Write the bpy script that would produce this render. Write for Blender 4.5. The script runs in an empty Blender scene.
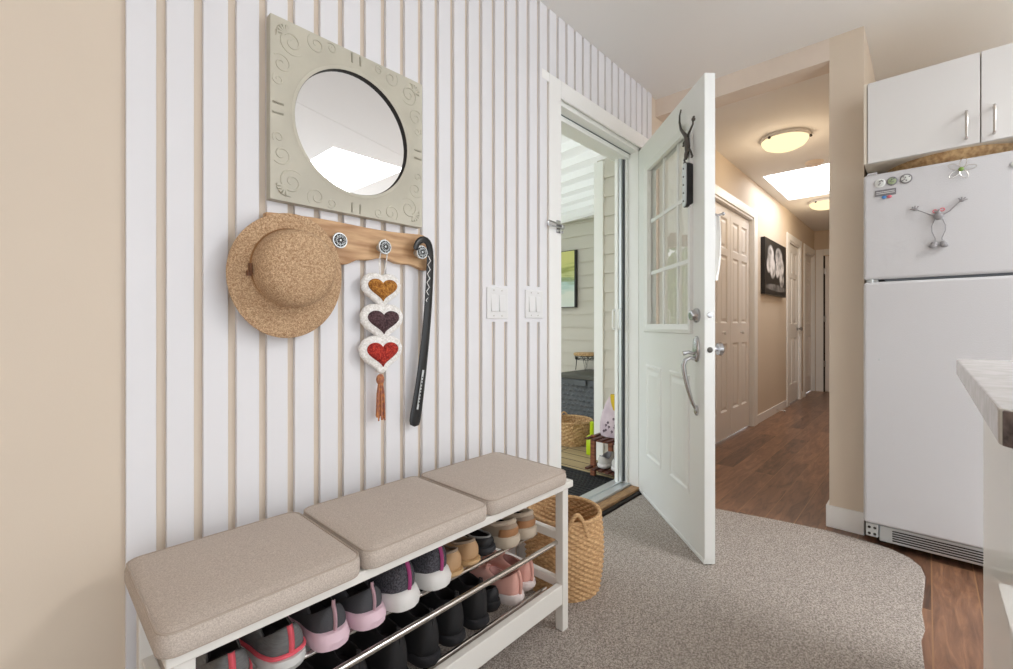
import bpy, math, random
from mathutils import Vector, Matrix
random.seed(7)
PI = math.pi
C = bpy.context.scene.collection

# ------------------------------------------------------------------ materials
def lin(c):
    return tuple(((v/255)/12.92 if v/255 <= .04045 else ((v/255+.055)/1.055)**2.4) for v in c)+(1.0,)

def nd(nt, t, **kw):
    n = nt.nodes.new(t)
    for k, v in kw.items():
        if k in n.inputs.keys(): n.inputs[k].default_value = v
        else: setattr(n, k, v)
    return n

def mat(name, col, rough=.5, metal=0, var=0, vscale=20, bump=0, bscale=200, spec=.5, col2=None, stretch=None, detail=3, coat=0):
    m = bpy.data.materials.new(name); m.use_nodes = True
    nt = m.node_tree; b = nt.nodes['Principled BSDF']
    b.inputs['Roughness'].default_value = rough; b.inputs['Metallic'].default_value = metal
    b.inputs['Specular IOR Level'].default_value = spec
    if coat: b.inputs['Coat Weight'].default_value = coat
    c1 = lin(col); b.inputs['Base Color'].default_value = c1
    tc = nd(nt, 'ShaderNodeTexCoord'); mp = nd(nt, 'ShaderNodeMapping')
    nt.links.new(tc.outputs['Object'], mp.inputs['Vector'])
    if stretch: mp.inputs['Scale'].default_value = stretch
    if var or col2:
        n = nd(nt, 'ShaderNodeTexNoise', Scale=vscale, Detail=detail)
        nt.links.new(mp.outputs[0], n.inputs['Vector'])
        r = nd(nt, 'ShaderNodeValToRGB')
        c2 = lin(col2) if col2 else tuple(v*(1-var) for v in c1[:3])+(1,)
        r.color_ramp.elements[0].color = c2; r.color_ramp.elements[1].color = c1
        r.color_ramp.elements[0].position = .35; r.color_ramp.elements[1].position = .65
        nt.links.new(n.outputs['Fac'], r.inputs['Fac']); nt.links.new(r.outputs[0], b.inputs['Base Color'])
    if bump:
        n2 = nd(nt, 'ShaderNodeTexNoise', Scale=bscale, Detail=2)
        nt.links.new(mp.outputs[0], n2.inputs['Vector'])
        bp = nd(nt, 'ShaderNodeBump', Strength=bump, Distance=.002)
        nt.links.new(n2.outputs['Fac'], bp.inputs['Height']); nt.links.new(bp.outputs[0], b.inputs['Normal'])
    return m

def emit(name, col, strength):
    m = bpy.data.materials.new(name); m.use_nodes = True; nt = m.node_tree
    nt.nodes.clear(); e = nd(nt, 'ShaderNodeEmission', Strength=strength); e.inputs['Color'].default_value = lin(col)
    o = nd(nt, 'ShaderNodeOutputMaterial'); nt.links.new(e.outputs[0], o.inputs[0]); return m

def weave(name, c1, c2, scale, rough=.7, bump=.6, dist=.003, stretch=(1, 1, 1)):
    """cloth / straw: two crossed wave textures drive colour and bump"""
    m = mat(name, c1, rough); nt = m.node_tree; b = nt.nodes['Principled BSDF']
    mp = nt.nodes['Mapping']; mp.inputs['Scale'].default_value = stretch
    ns = nd(nt, 'ShaderNodeTexNoise', Scale=scale*.5, Detail=3); nt.links.new(mp.outputs[0], ns.inputs['Vector'])
    v = nd(nt, 'ShaderNodeTexVoronoi', Scale=scale); nt.links.new(mp.outputs[0], v.inputs['Vector'])
    ad = nd(nt, 'ShaderNodeMath', operation='ADD'); nt.links.new(ns.outputs['Fac'], ad.inputs[0])
    ml = nd(nt, 'ShaderNodeMath', operation='MULTIPLY'); nt.links.new(v.outputs['Distance'], ml.inputs[0]); ml.inputs[1].default_value = .6
    nt.links.new(ml.outputs[0], ad.inputs[1])
    r = nd(nt, 'ShaderNodeValToRGB'); nt.links.new(ad.outputs[0], r.inputs['Fac'])
    r.color_ramp.elements[0].color = lin(c1); r.color_ramp.elements[1].color = lin(c2)
    r.color_ramp.elements[0].position = .5; r.color_ramp.elements[1].position = 1.0
    nt.links.new(r.outputs[0], b.inputs['Base Color'])
    bp = nd(nt, 'ShaderNodeBump', Strength=bump, Distance=dist); bp.invert = True
    nt.links.new(ad.outputs[0], bp.inputs['Height']); nt.links.new(bp.outputs[0], b.inputs['Normal'])
    return m

def planks(name, cols, width, length, rough=.35, along='x', seam=.0022, bump=.15, gscale=9, seamcol=(60, 38, 26)):
    """wood boards: brick texture for boards, stretched noise for grain"""
    m = mat(name, cols[0], rough); nt = m.node_tree; b = nt.nodes['Principled BSDF']; L = nt.links
    mp = nt.nodes['Mapping']
    if along == 'y': mp.inputs['Rotation'].default_value = (0, 0, PI/2)
    br = nd(nt, 'ShaderNodeTexBrick'); br.offset = .37; br.offset_frequency = 2
    L.new(mp.outputs[0], br.inputs['Vector'])
    br.inputs['Scale'].default_value = 1; br.inputs['Brick Width'].default_value = length; br.inputs['Row Height'].default_value = width
    br.inputs['Mortar Size'].default_value = seam; br.inputs['Mortar Smooth'].default_value = .1; br.inputs['Bias'].default_value = 0
    br.inputs['Color1'].default_value = (0, 0, 0, 1); br.inputs['Color2'].default_value = (1, 1, 1, 1); br.inputs['Mortar'].default_value = (.5, .5, .5, 1)
    mp2 = nd(nt, 'ShaderNodeMapping'); L.new(mp.outputs[0], mp2.inputs['Vector']); mp2.inputs['Scale'].default_value = (1.6, 11, 1)
    cb = nd(nt, 'ShaderNodeVectorMath', operation='ADD'); L.new(mp2.outputs[0], cb.inputs[0])
    sc = nd(nt, 'ShaderNodeVectorMath', operation='SCALE'); sc.inputs['Scale'].default_value = 13; L.new(br.outputs['Color'], sc.inputs[0]); L.new(sc.outputs[0], cb.inputs[1])
    n = nd(nt, 'ShaderNodeTexNoise', Scale=gscale*.3, Detail=7, Roughness=.62, Distortion=.9); L.new(cb.outputs[0], n.inputs['Vector'])
    mx = nd(nt, 'ShaderNodeMath', operation='MULTIPLY_ADD'); L.new(br.outputs['Color'], mx.inputs[0]); mx.inputs[1].default_value = .3; 
    L.new(n.outputs['Fac'], mx.inputs[2])
    r = nd(nt, 'ShaderNodeValToRGB'); L.new(mx.outputs[0], r.inputs['Fac'])
    e = r.color_ramp.elements; e[0].position = .35; e[1].position = .95
    e[0].color = lin(cols[0]); e[1].color = lin(cols[-1])
    for i, c in enumerate(cols[1:-1]):
        q = e.new(.35+.6*(i+1)/(len(cols)-1)); q.color = lin(c)
    mm = nd(nt, 'ShaderNodeMix', data_type='RGBA'); L.new(br.outputs['Fac'], mm.inputs[0]); L.new(r.outputs[0], mm.inputs[6]); mm.inputs[7].default_value = lin(seamcol)
    L.new(mm.outputs[2], b.inputs['Base Color'])
    bp = nd(nt, 'ShaderNodeBump', Strength=bump, Distance=.002); L.new(n.outputs['Fac'], bp.inputs['Height']); L.new(bp.outputs[0], b.inputs['Normal'])
    return m

def glassy(name, tint=(255, 255, 255), ior=1.6, rough=0.0):
    m = bpy.data.materials.new(name); m.use_nodes = True; nt = m.node_tree; nt.nodes.clear(); L = nt.links
    t = nd(nt, 'ShaderNodeBsdfTransparent'); t.inputs['Color'].default_value = lin(tint)
    g = nd(nt, 'ShaderNodeBsdfGlossy', Roughness=rough); f = nd(nt, 'ShaderNodeFresnel', IOR=ior)
    mx = nd(nt, 'ShaderNodeMixShader'); L.new(f.outputs[0], mx.inputs[0]); L.new(t.outputs[0], mx.inputs[1]); L.new(g.outputs[0], mx.inputs[2])
    o = nd(nt, 'ShaderNodeOutputMaterial'); L.new(mx.outputs[0], o.inputs[0]); return m

def translucent(name, col, fac):
    m = bpy.data.materials.new(name); m.use_nodes = True; nt = m.node_tree; nt.nodes.clear(); L = nt.links
    t = nd(nt, 'ShaderNodeBsdfTransparent'); d = nd(nt, 'ShaderNodeBsdfDiffuse'); d.inputs['Color'].default_value = lin(col)
    mx = nd(nt, 'ShaderNodeMixShader'); mx.inputs[0].default_value = fac; L.new(t.outputs[0], mx.inputs[1]); L.new(d.outputs[0], mx.inputs[2])
    o = nd(nt, 'ShaderNodeOutputMaterial'); L.new(mx.outputs[0], o.inputs[0]); return m

M = {}
M['slat'] = mat('slat_white', (229, 229, 233), .45, var=.03, vscale=3)
M['beige'] = mat('beige_wall', (218, 204, 187), .7, var=.02, vscale=2, bump=.05, bscale=300)
M['ceil'] = mat('ceiling_white', (233, 231, 229), .85, bump=.06, bscale=150)
M['trim'] = mat('trim_white', (240, 240, 239), .4)
M['trimgrey'] = mat('closet_white', (236, 232, 229), .4)
M['beam'] = mat('beam_tan', (226, 212, 199), .6, var=.05, vscale=8)
M['floor'] = planks('wood_floor', [(74, 53, 42), (110, 79, 61), (136, 99, 76), (166, 123, 92)], .127, 1.25, .3, seamcol=(150, 112, 80))
M['rug'] = weave('rug_loop', (212, 203, 195), (124, 115, 108), 330, .95, .6, .003)
M['bench'] = mat('bench_white', (228, 226, 221), .45)
M['linen'] = weave('linen', (208, 197, 187), (176, 164, 154), 700, .9, .2, .001)
M['piping'] = mat('piping', (176, 163, 151), .9)
M['steel'] = mat('steel', (205, 200, 195), .22, 1)
M['nickel'] = mat('nickel', (190, 190, 192), .25, 1)
M['darkmetal'] = mat('dark_metal', (92, 88, 84), .4, .9)
M['mirror'] = mat('mirror_glass', (236, 237, 238), .0, 1)
M['sage'] = mat('sage_paint', (198, 194, 179), .5, var=.12, vscale=9, bump=.1, bscale=60)
M['pine'] = mat('live_edge_wood', (212, 174, 132), .5, col2=(168, 124, 84), vscale=6, stretch=(1.2, 8, 9), detail=6, bump=.15, bscale=40)
M['straw'] = weave('straw', (224, 194, 158), (160, 124, 90), 430, .8, .6, .002)
M['strawband'] = mat('straw_band', (158, 116, 74), .8, bump=.4, bscale=300)
M['leather'] = mat('leather_tag', (112, 72, 46), .5)
M['yarnwhite'] = weave('yarn_white', (252, 251, 249), (222, 219, 215), 220, .9, .5, .002)
M['yarngold'] = weave('yarn_gold', (206, 146, 66), (140, 84, 28), 190, .9, 1, .004)
M['yarnplum'] = weave('yarn_plum', (104, 76, 80), (58, 40, 44), 190, .9, 1, .004)
M['yarnred'] = weave('yarn_red', (206, 66, 50), (140, 30, 26), 190, .9, 1, .004)
M['yarntassel'] = mat('tassel', (200, 134, 84), .9, col2=(150, 96, 84), vscale=90)
M['black'] = mat('black_plastic', (24, 24, 26), .3)
M['blackmatte'] = mat('black_matte', (26, 25, 27), .75, bump=.2, bscale=300)
M['cream'] = mat('cream_switch', (228, 228, 229), .35)
M['fridge'] = None
M['chrome'] = mat('chrome', (215, 215, 215), .1, 1)
M['cab'] = mat('cabinet_white', (216, 215, 214), .35)
M['cabside'] = mat('cabinet_edge', (226, 218, 204), .5)
M['seagrass'] = mat('seagrass', (216, 180, 134), .75, col2=(176, 136, 94), vscale=70, bump=.3, bscale=200, stretch=(1, 1, 4))
M['rattan'] = mat('rattan', (212, 180, 134), .65, col2=(170, 132, 90), vscale=60, bump=.4, bscale=200)
M['siding'] = mat('siding_beige', (206, 203, 193), .6)
M['porchwhite'] = mat('porch_white', (242, 244, 242), .5)
def roofmat():
    m = bpy.data.materials.new('roof_sheet'); m.use_nodes = True; nt = m.node_tree; nt.nodes.clear(); L = nt.links
    d = nd(nt, 'ShaderNodeBsdfDiffuse'); d.inputs['Color'].default_value = lin((245, 246, 246)); t = nd(nt, 'ShaderNodeBsdfTranslucent'); t.inputs['Color'].default_value = lin((240, 243, 242))
    mx = nd(nt, 'ShaderNodeMixShader'); mx.inputs[0].default_value = .24; L.new(d.outputs[0], mx.inputs[1]); L.new(t.outputs[0], mx.inputs[2]); o = nd(nt, 'ShaderNodeOutputMaterial'); L.new(mx.outputs[0], o.inputs[0]); return m
M['roof'] = roofmat()
M['deck'] = planks('deck_boards', [(150, 132, 98), (176, 156, 118), (196, 176, 138)], .14, 3.0, .8, along='y', seam=.006, seamcol=(70, 58, 40))
M['rubber'] = mat('rubber_mat', (36, 36, 38), .8)
M['resin'] = mat('grey_resin', (92, 98, 104), .55)
M['resindark'] = mat('grey_lid', (84, 84, 78), .5)
M['lime'] = mat('lime_plastic', (186, 214, 30), .35)
M['rackwood'] = mat('rack_wood', (150, 92, 62), .5, col2=(110, 62, 40), vscale=10, stretch=(1, 1, 6))
M['rackslat'] = mat('rack_slat', (84, 46, 36), .5)
M['alu'] = mat('aluminium', (205, 210, 212), .35, .6)
M['sillwood'] = mat('sill_wood', (178, 140, 98), .5, col2=(140, 104, 70), vscale=8, stretch=(2, 12, 12))
M['dark'] = mat('dark_gap', (40, 36, 34), .8)
M['doorwhite'] = mat('door_white', (236, 239, 238), .38)
M['glass'] = glassy('door_glass', (250, 252, 250), 2.2)
M['curtain'] = mat('curtain_white', (250, 249, 246), .9)
def sheer():
    m = bpy.data.materials.new('sheer_cloth'); m.use_nodes = True; nt = m.node_tree; nt.nodes.clear(); L = nt.links
    d = nd(nt, 'ShaderNodeBsdfDiffuse'); d.inputs['Color'].default_value = lin((252, 252, 248)); t = nd(nt, 'ShaderNodeBsdfTranslucent'); t.inputs['Color'].default_value = lin((252, 252, 246))
    mx = nd(nt, 'ShaderNodeMixShader'); mx.inputs[0].default_value = .4; L.new(d.outputs[0], mx.inputs[1]); L.new(t.outputs[0], mx.inputs[2]); o = nd(nt, 'ShaderNodeOutputMaterial'); L.new(mx.outputs[0], o.inputs[0]); return m
M['sheer'] = sheer()
M['ghost'] = translucent('hazy_panel', (236, 234, 229), .45)
M['gold'] = mat('gold_trim', (176, 132, 70), .5)

def fridge_mat():
    m = mat('fridge_white', (200, 200, 203), .28); nt = m.node_tree; b = nt.nodes['Principled BSDF']
    v = nd(nt, 'ShaderNodeTexNoise', Scale=210, Detail=2); nt.links.new(nt.nodes['Mapping'].outputs[0], v.inputs['Vector'])
    bp = nd(nt, 'ShaderNodeBump', Strength=.35, Distance=.002); nt.links.new(v.outputs['Fac'], bp.inputs['Height'])
    nt.links.new(bp.outputs[0], b.inputs['Normal']); return m
M['fridge'] = fridge_mat()

def laminate():
    m = mat('stone_laminate', (206, 203, 200), .16, col2=(190, 186, 182), vscale=30, detail=8, spec=.8); return m
M['laminate'] = laminate()

# ------------------------------------------------------------------ mesh builder
class MB:
    def __init__(s): s.v = []; s.f = []; s.sm = []
    def add(s, vs, fs, smooth=False, mtx=None):
        k = len(s.v)
        s.v += [tuple(mtx @ Vector(p)) if mtx else tuple(p) for p in vs]
        s.f += [tuple(i+k for i in f) for f in fs]; s.sm += [smooth]*len(fs); return s
    def box(s, x0, x1, y0, y1, z0, z1, mtx=None):
        v = [(x, y, z) for x in (x0, x1) for y in (y0, y1) for z in (z0, z1)]
        f = [(0, 1, 3, 2), (4, 6, 7, 5), (0, 4, 5, 1), (2, 3, 7, 6), (0, 2, 6, 4), (1, 5, 7, 3)]
        return s.add(v, f, False, mtx)
    def loft(s, loops, cap0=True, cap1=True, smooth=True, closed=True, mtx=None, ring=False):
        n = len(loops[0]); v = [p for l in loops for p in l]; f = []
        m = len(loops)
        for i in range(m if ring else m-1):
            i2 = (i+1) % m
            for j in range(n if closed else n-1):
                a, b = i*n+j, i*n+(j+1) % n; f.append((a, b, i2*n+(j+1) % n, i2*n+j))
        if cap0 and not ring: f.append(tuple(reversed(range(n))))
        if cap1 and not ring: f.append(tuple((m-1)*n+j for j in range(n)))
        return s.add(v, f, smooth, mtx)
    def tube(s, pts, r, n=8, closed=False, mtx=None, flat=1.0):
        P = [Vector(p) for p in pts]; m = len(P); loops = []; up = None
        for i in range(m):
            t = (P[(i+1) % m]-P[i-1]) if closed else (P[min(i+1, m-1)]-P[max(i-1, 0)])
            if t.length < 1e-9: t = Vector((0, 0, 1))
            t.normalize()
            if up is None:
                up = Vector((0, 0, 1)) if abs(t.z) < .9 else Vector((1, 0, 0))
            a = up-t*up.dot(t)
            if a.length < 1e-6: a = t.orthogonal()
            a.normalize(); up = a; b = t.cross(a)
            rr = r[i] if isinstance(r, (list, tuple)) else r
            loops.append([P[i]+a*rr*math.cos(2*PI*k/n)+b*rr*flat*math.sin(2*PI*k/n) for k in range(n)])
        return s.loft(loops, True, True, True, True, mtx, ring=closed)
    def lathe(s, prof, n=32, mtx=None, cap0=True, cap1=True):
        return s.loft([[(r*math.cos(2*PI*k/n), r*math.sin(2*PI*k/n), z) for k in range(n)] for r, z in prof], cap0, cap1, True, True, mtx)
    def ball(s, c, r, n=14, m=8, mtx=None):
        c = Vector(c); r = Vector(r) if hasattr(r, '__len__') else Vector((r, r, r)); loops = []
        for i in range(m+1):
            a = -PI/2+PI*i/m; q = max(math.cos(a), .02)
            loops.append([(c.x+r.x*q*math.cos(2*PI*k/n), c.y+r.y*q*math.sin(2*PI*k/n), c.z+r.z*math.sin(a)) for k in range(n)])
        return s.loft(loops, True, True, True, True, mtx)
    def prism(s, out, z0, z1, mtx=None, smooth=False):
        return s.loft([[(x, y, z0) for x, y in out], [(x, y, z1) for x, y in out]], True, True, smooth, True, mtx)

def Tm(loc=(0, 0, 0), rx=0, ry=0, rz=0, s=1):
    return Matrix.Translation(loc) @ Matrix.Rotation(rz, 4, 'Z') @ Matrix.Rotation(ry, 4, 'Y') @ Matrix.Rotation(rx, 4, 'X') @ Matrix.Scale(s, 4)
AXY = Matrix.Rotation(PI/2, 4, 'X')       # local z -> world -y, so outlines drawn in x/y stand up as x/z

def root_inv(o):
    m = Matrix.Identity(4); chain = []
    while o: chain.append(o); o = o.parent
    for q in reversed(chain):
        m = m @ (Matrix.Translation(q.location) @ q.rotation_euler.to_matrix().to_4x4())
    return m.inverted()

def obj(name, mb, m, parent=None, bevel=0, world=False, sub=0, seg=2, sharp=40):
    """one mesh object; world=True: the vertices are given in room coordinates"""
    me = bpy.data.meshes.new(name)
    vs = mb.v
    if world and parent:
        iv = root_inv(parent); vs = [tuple(iv @ Vector(p)) for p in vs]
    me.from_pydata(vs, [], mb.f); me.update()
    me.polygons.foreach_set('use_smooth', [True]*len(me.polygons) if any(mb.sm) else mb.sm)
    if any(mb.sm): me.set_sharp_from_angle(angle=math.radians(sharp))
    import bmesh
    b = bmesh.new(); b.from_mesh(me); bmesh.ops.recalc_face_normals(b, faces=b.faces); b.to_mesh(me); b.free()
    me.materials.append(m)
    o = bpy.data.objects.new(name, me); C.objects.link(o)
    if parent: o.parent = parent
    if bevel:
        q = o.modifiers.new('bevel', 'BEVEL'); q.width = bevel; q.segments = seg; q.limit_method = 'ANGLE'; q.angle_limit = math.radians(35)
    if sub:
        q = o.modifiers.new('sub', 'SUBSURF'); q.levels = sub; q.render_levels = sub
    return o

def tag(o, label, cat, group=None, kind=None):
    o['label'] = label; o['category'] = cat
    if group: o['group'] = group
    if kind: o['kind'] = kind
    return o

def thing(name, label, cat, loc=(0, 0, 0), rotz=0, group=None, kind=None):
    o = bpy.data.objects.new(name, None); C.objects.link(o); o.empty_display_size = .05
    o.location = loc; o.rotation_euler = (0, 0, rotz)
    return tag(o, label, cat, group, kind)

def dup(root, loc, rotz, label, group=None):
    r = root.copy(); C.objects.link(r); r.location = loc; r.rotation_euler = (0, 0, rotz); r['label'] = label
    if group: r['group'] = group
    for ch in list(root.children):
        c = ch.copy(); C.objects.link(c); c.parent = r
        for g in ch.children:
            d = g.copy(); C.objects.link(d); d.parent = c
    return r

def cells(a0, a1, b0, b1, holes):
    """rectangle minus rectangular holes, as a list of rectangles"""
    A = sorted({a0, a1, *[min(max(h[i], a0), a1) for h in holes for i in (0, 1)]}); out = []
    for i in range(len(A)-1):
        mid = (A[i]+A[i+1])/2; cut = sorted((h[2], h[3]) for h in holes if h[0] < mid < h[1]); z = b0
        for c0, c1 in cut:
            if c0 > z: out.append((A[i], A[i+1], z, c0))
            z = max(z, c1)
        if z < b1: out.append((A[i], A[i+1], z, b1))
    return out

def rloop(x0, x1, z0, z1, y): return [(x0, y, z0), (x1, y, z0), (x1, y, z1), (x0, y, z1)]

def raised(mb, x0, x1, z0, z1, steps):
    mb.loft([rloop(x0+i, x1-i, z0+i, z1-i, y) for i, y in steps], False, True, False); return mb

def panel_door(w, h, cols, rows, th=.035):
    """panelled door in its own frame: x across, y into the door, front at y=0"""
    mb = MB(); holes = [(a, b, c, d) for a, b in cols for c, d in rows]
    for a, b, c, d in cells(0, w, 0, h, holes): mb.box(a, b, 0, .013, c, d)
    mb.box(0, w, .013, th, 0, h)
    for a, b, c, d in holes: raised(mb, a, b, c, d, [(0, 0), (.012, .011), (.022, .011), (.04, .004)])
    return mb

H = 2.447                     # ceiling height
WB = .013                     # painted wall face behind the slats; the slats stand 13 mm in front of it, at y = 0
ST = 'structure'

# ------------------------------------------------------------------ room shell
mb = MB()
mb.box(-2.6, 8.4, -2.9, .06, -.08, 0); tag(obj('floor', mb, M['floor']), 'brown wood plank floor of the kitchen and hallway', 'floor', kind=ST)

SKY1 = (1.57, 2.27, -3.6, -2.30); SKY2 = (4.745, 5.88, -.75, -.09)
mb = MB()
for a, b, c, d in cells(-2.6, 8.4, -4.2, .16, [SKY1, SKY2]): mb.box(a, b, c, d, H, H+.12)
for (a, b, c, d), hh in ((SKY1, .22), (SKY2, .12)):
    if hh > .13:
        mb.box(a-.05, a, c-.05, d+.05, H+.12, H+hh); mb.box(b, b+.05, c-.05, d+.05, H+.12, H+hh)
        mb.box(a, b, c-.05, c, H+.12, H+hh); mb.box(a, b, d, d+.05, H+.12, H+hh)
mb.loft([[(x+dx, y+dy, H-.0015), (x+dx, y+dy, H+.01)] for x, y, dx, dy in ((-.6, -1.28, 0, 0), (3.0, -2.33, 0, 0), (3.0, -2.33, .002, .007), (-.6, -1.28, .002, .007))], False, False, False, False)
mb.add([(-.6, -1.28, H-.0015), (3.0, -2.33, H-.0015), (3.002, -2.323, H-.0015), (-.598, -1.273, H-.0015)], [(0, 1, 2, 3)])
ceil = tag(obj('ceiling', mb, M['ceil']), 'plain off-white ceiling running from the entry into the hallway', 'ceiling', kind=ST)

DOORX = (1.565, 2.42)
OPEN = [(DOORX[0], DOORX[1], -1, 2.085), (3.61, 4.82, -1, 2.08), (6.40, 7.06, -1, 2.08), (7.42, 8.12, -1, 2.08)]
mb = MB()
for a, b, c, d in cells(-2.6, 8.3, 0, H, OPEN): mb.box(a, b, WB, .16, c, d)
for a, b in ((3.61, 4.82), (6.40, 7.06), (7.42, 8.12)): mb.box(a, b, .11, .16, 0, 2.08)
wl = tag(obj('wall_left', mb, M['beige']), 'beige entry wall carrying the white slats and running on along the hallway', 'wall', kind=ST)
# white slats: one cladding on the wall
PITCH, SW = .0707, .0522
mb = MB()
k = 0
GAPFILL = [(1.071, 1.221, 1.021, 1.168), (1.309, 1.461, 1.021, 1.177)]
while k*PITCH < 2.54:
    x0, x1 = k*PITCH+.0025, min(k*PITCH+SW+.0025, 2.54)
    if x1 <= DOORX[0]-.08: mb.box(x0, x1, 0, WB+.001, .0, H)
    else: mb.box(x0, x1, 0, WB+.001, 2.155, H)
    k += 1
for a, b, c, d in GAPFILL: mb.box(a, b, .0005, WB+.001, c, d)
obj('slat_cladding', mb, M['slat'], wl, bevel=.0015)
mb = MB()       # door casing
mb.box(1.4847, 1.577, -.001, WB, 0, 2.155); mb.box(1.577, 2.42, -.001, WB, 2.074, 2.155); mb.box(2.42, 2.54, -.001, WB, 0, 2.155); mb.box(1.43, 1.4847, -.001, WB, 2.112, 2.155)
tag(obj('trim_1', mb, M['trim'], bevel=.003), 'flat white casing around the open front doorway', 'door trim', kind=ST)
# front door frame: jambs, head, stop, sill
fr = thing('trim_2', 'white jambs and head lining the front doorway with its metal and wood sill', 'door frame', (2, .1, 0), kind=ST)
mb = MB()
mb.box(DOORX[1]-.03, DOORX[1], .02, .17, .03, 2.085); mb.box(DOORX[0], DOORX[0]+.012, .02, .17, .03, 2.085)
mb.box(DOORX[0], DOORX[1], .02, .17, 2.055, 2.085); mb.box(DOORX[0]+.012, DOORX[1]-.03, .075, .17, 2.025, 2.055)
mb.box(DOORX[1]-.045, DOORX[1]-.03, .085, .17, .03, 2.055)
obj('jamb', mb, M['porchwhite'], fr, bevel=.002, world=True)
mb = MB(); mb.box(DOORX[0]+.012, DOORX[1]-.03, .072, .075, 2.051, 2.0545); mb.box(DOORX[1]-.047, DOORX[1]-.045, .1, .104, .05, 2.05)
obj('weatherstrip', mb, M['resin'], fr, world=True)
mb = MB(); mb.box(DOORX[0]-.02, DOORX[1], .07, .13, -.1, .042); mb.box(DOORX[0]-.02, DOORX[1], .13, .2, -.1, .03); mb.box(DOORX[0]-.02, DOORX[1], .118, .126, .04, .05)
obj('metal_sill', mb, M['alu'], fr, bevel=.003, world=True)
mb = MB(); mb.box(DOORX[0], DOORX[1]+.02, .012, .07, 0, .03); obj('wood_sill', mb, M['sillwood'], fr, bevel=.006, world=True)
mb = MB(); mb.box(DOORX[0], DOORX[1]+.02, -.010, .012, 0, .014); obj('sill_seal', mb, M['dark'], fr, world=True)

# beam, hallway right wall ending in the post, end wall, kitchen wall
mb = MB(); mb.box(2.611, 2.75, -.9, WB, 2.336, H); tag(obj('trim_3', mb, M['beam'], bevel=.002), 'tan header beam over the hallway entrance', 'beam', kind=ST)
mb = MB(); mb.box(2.611, 8.3, -1.035, -.898, 0, H); tag(obj('wall_right', mb, M['beige']), 'beige wall whose narrow end stands as a post between hallway and fridge', 'wall', kind=ST)
mb = MB(); mb.box(8.15, 8.3, -.9, .02, 0, H); tag(obj('wall_end', mb, M['beige']), 'beige wall closing the far end of the hallway', 'wall', kind=ST)
mb = MB(); mb.box(3.32, 3.45, -4.2, -1.035, 0, H); tag(obj('wall_back', mb, M['beige']), 'beige kitchen wall behind fridge and cabinets', 'wall', kind=ST)
mb = MB(); mb.box(-2.75, -2.6, -4.2, .16, -.08, H+.12); tag(obj('wall_light_block', mb, M['beige']), 'added unseen beige wall that cuts the sky light into the entry room', 'wall', kind=ST)  # unseen wall, added to hold back sky light from the open side
def board(name, label, boxes):
    mb = MB()
    for q in boxes: mb.box(*q)
    tag(obj(name, mb, M['trim'], bevel=.003), label, 'baseboard', kind=ST)
board('baseboard_right', 'white baseboard wrapped around the beige post by the fridge', [(2.598, 2.611, -1.037, -.885, 0, .108), (2.611, 3.6, -.898, -.885, 0, .108)])
board('baseboard_left', 'white baseboard under the black and white picture in the hallway', [(4.95, 6.27, .006, WB, 0, .09), (7.2, 7.3, .006, WB, 0, .09)])
# hallway casings
def casing(name, label, x0, x1, wl_=.09, wr=.12):
    mb = MB(); mb.box(x0-wl_, x0, .0, WB, 0, 2.155); mb.box(x1, x1+wr, .0, WB, 0, 2.155); mb.box(x0, x1, .0, WB, 2.075, 2.155)
    mb.box(x0-.001, x0+.012, .01, .11, 0, 2.075); mb.box(x1-.012, x1+.001, .01, .11, 0, 2.075); mb.box(x0, x1, .01, .11, 2.055, 2.08)
    tag(obj(name, mb, M['trim'], bevel=.003), label, 'door trim', kind=ST)
casing('trim_4', 'white casing around the folding closet doors', 3.61, 4.82)
casing('trim_5', 'white casing around the closed hallway door past the picture', 6.40, 7.06, .13, .1)
casing('trim_6', 'white casing around the last doorway on the left of the hallway', 7.42, 8.12, .1, .03)

ROWS = [(.235, .835), (1.015, 1.61), (1.67, 1.94)]
# closet bifold: two leaves
cd = thing('door_2', 'off-white folding closet doors with two small round knobs', 'closet door', (3.622, .045, .012), kind=ST)
for i in range(2):
    x0 = .002+.594*i
    mbb = panel_door(.588, 2.035, [(.08, .25), (.34, .51)], ROWS)
    mbb.v = [(a+x0, b, c) for a, b, c in mbb.v]
    obj('door_leaf', mbb, M['trimgrey'], cd)
    mb = MB(); mb.lathe([(.006, 0), (.007, .012), (.017, .02), (.018, .028), (.012, .035)], 16, Tm((x0+.37 if i == 0 else x0+.30, 0, .93), PI/2))
    obj('door_knob', mb, M['trimgrey'], cd)
# hallway doors
hd = thing('door_3', 'closed white six-panel door right of the black and white picture', 'door', (6.412, .03, .01), kind=ST)
obj('door_slab', panel_door(.636, 2.04, [(.09, .28), (.36, .55)], ROWS), M['trim'], hd)
mb = MB(); mb.lathe([(.027, 0), (.027, .006), (.01, .01), (.011, .03), (.026, .042), (.028, .056), (.016, .066)], 18, Tm((.585, 0, .95), PI/2)); obj('door_knob', mb, M['nickel'], hd)
hd = thing('door_4', 'white door with three hinges in the last doorway on the hallway left', 'door', (7.432, .05, .01), kind=ST)
obj('door_slab', panel_door(.676, 2.04, [(.09, .29), (.38, .58)], ROWS), M['trimgrey'], hd)
for z in (.35, 1.07, 1.8):
    mb = MB(); mb.box(-.002, .03, -.022, -.0005, z, z+.09); mb.tube([(.006, -.026, z), (.006, -.026, z+.09)], .006, 8); obj('hinge', mb, M['nickel'], hd)
ed = thing('door_5', 'white door at the very end of the hallway with nickel hinges', 'door', (8.15, -.105, 0), -PI/2, kind=ST)
mb = MB(); mb.box(-.095, 0, -.018, 0, 0, 2.16); mb.box(0, .76, -.018, 0, 2.07, 2.16); obj('door_casing', mb, M['trim'], ed, bevel=.003)
mb = MB(); mb.box(0, .02, -.006, 0, 0, 2.06); obj('shadow_gap', mb, M['dark'], ed)
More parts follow.
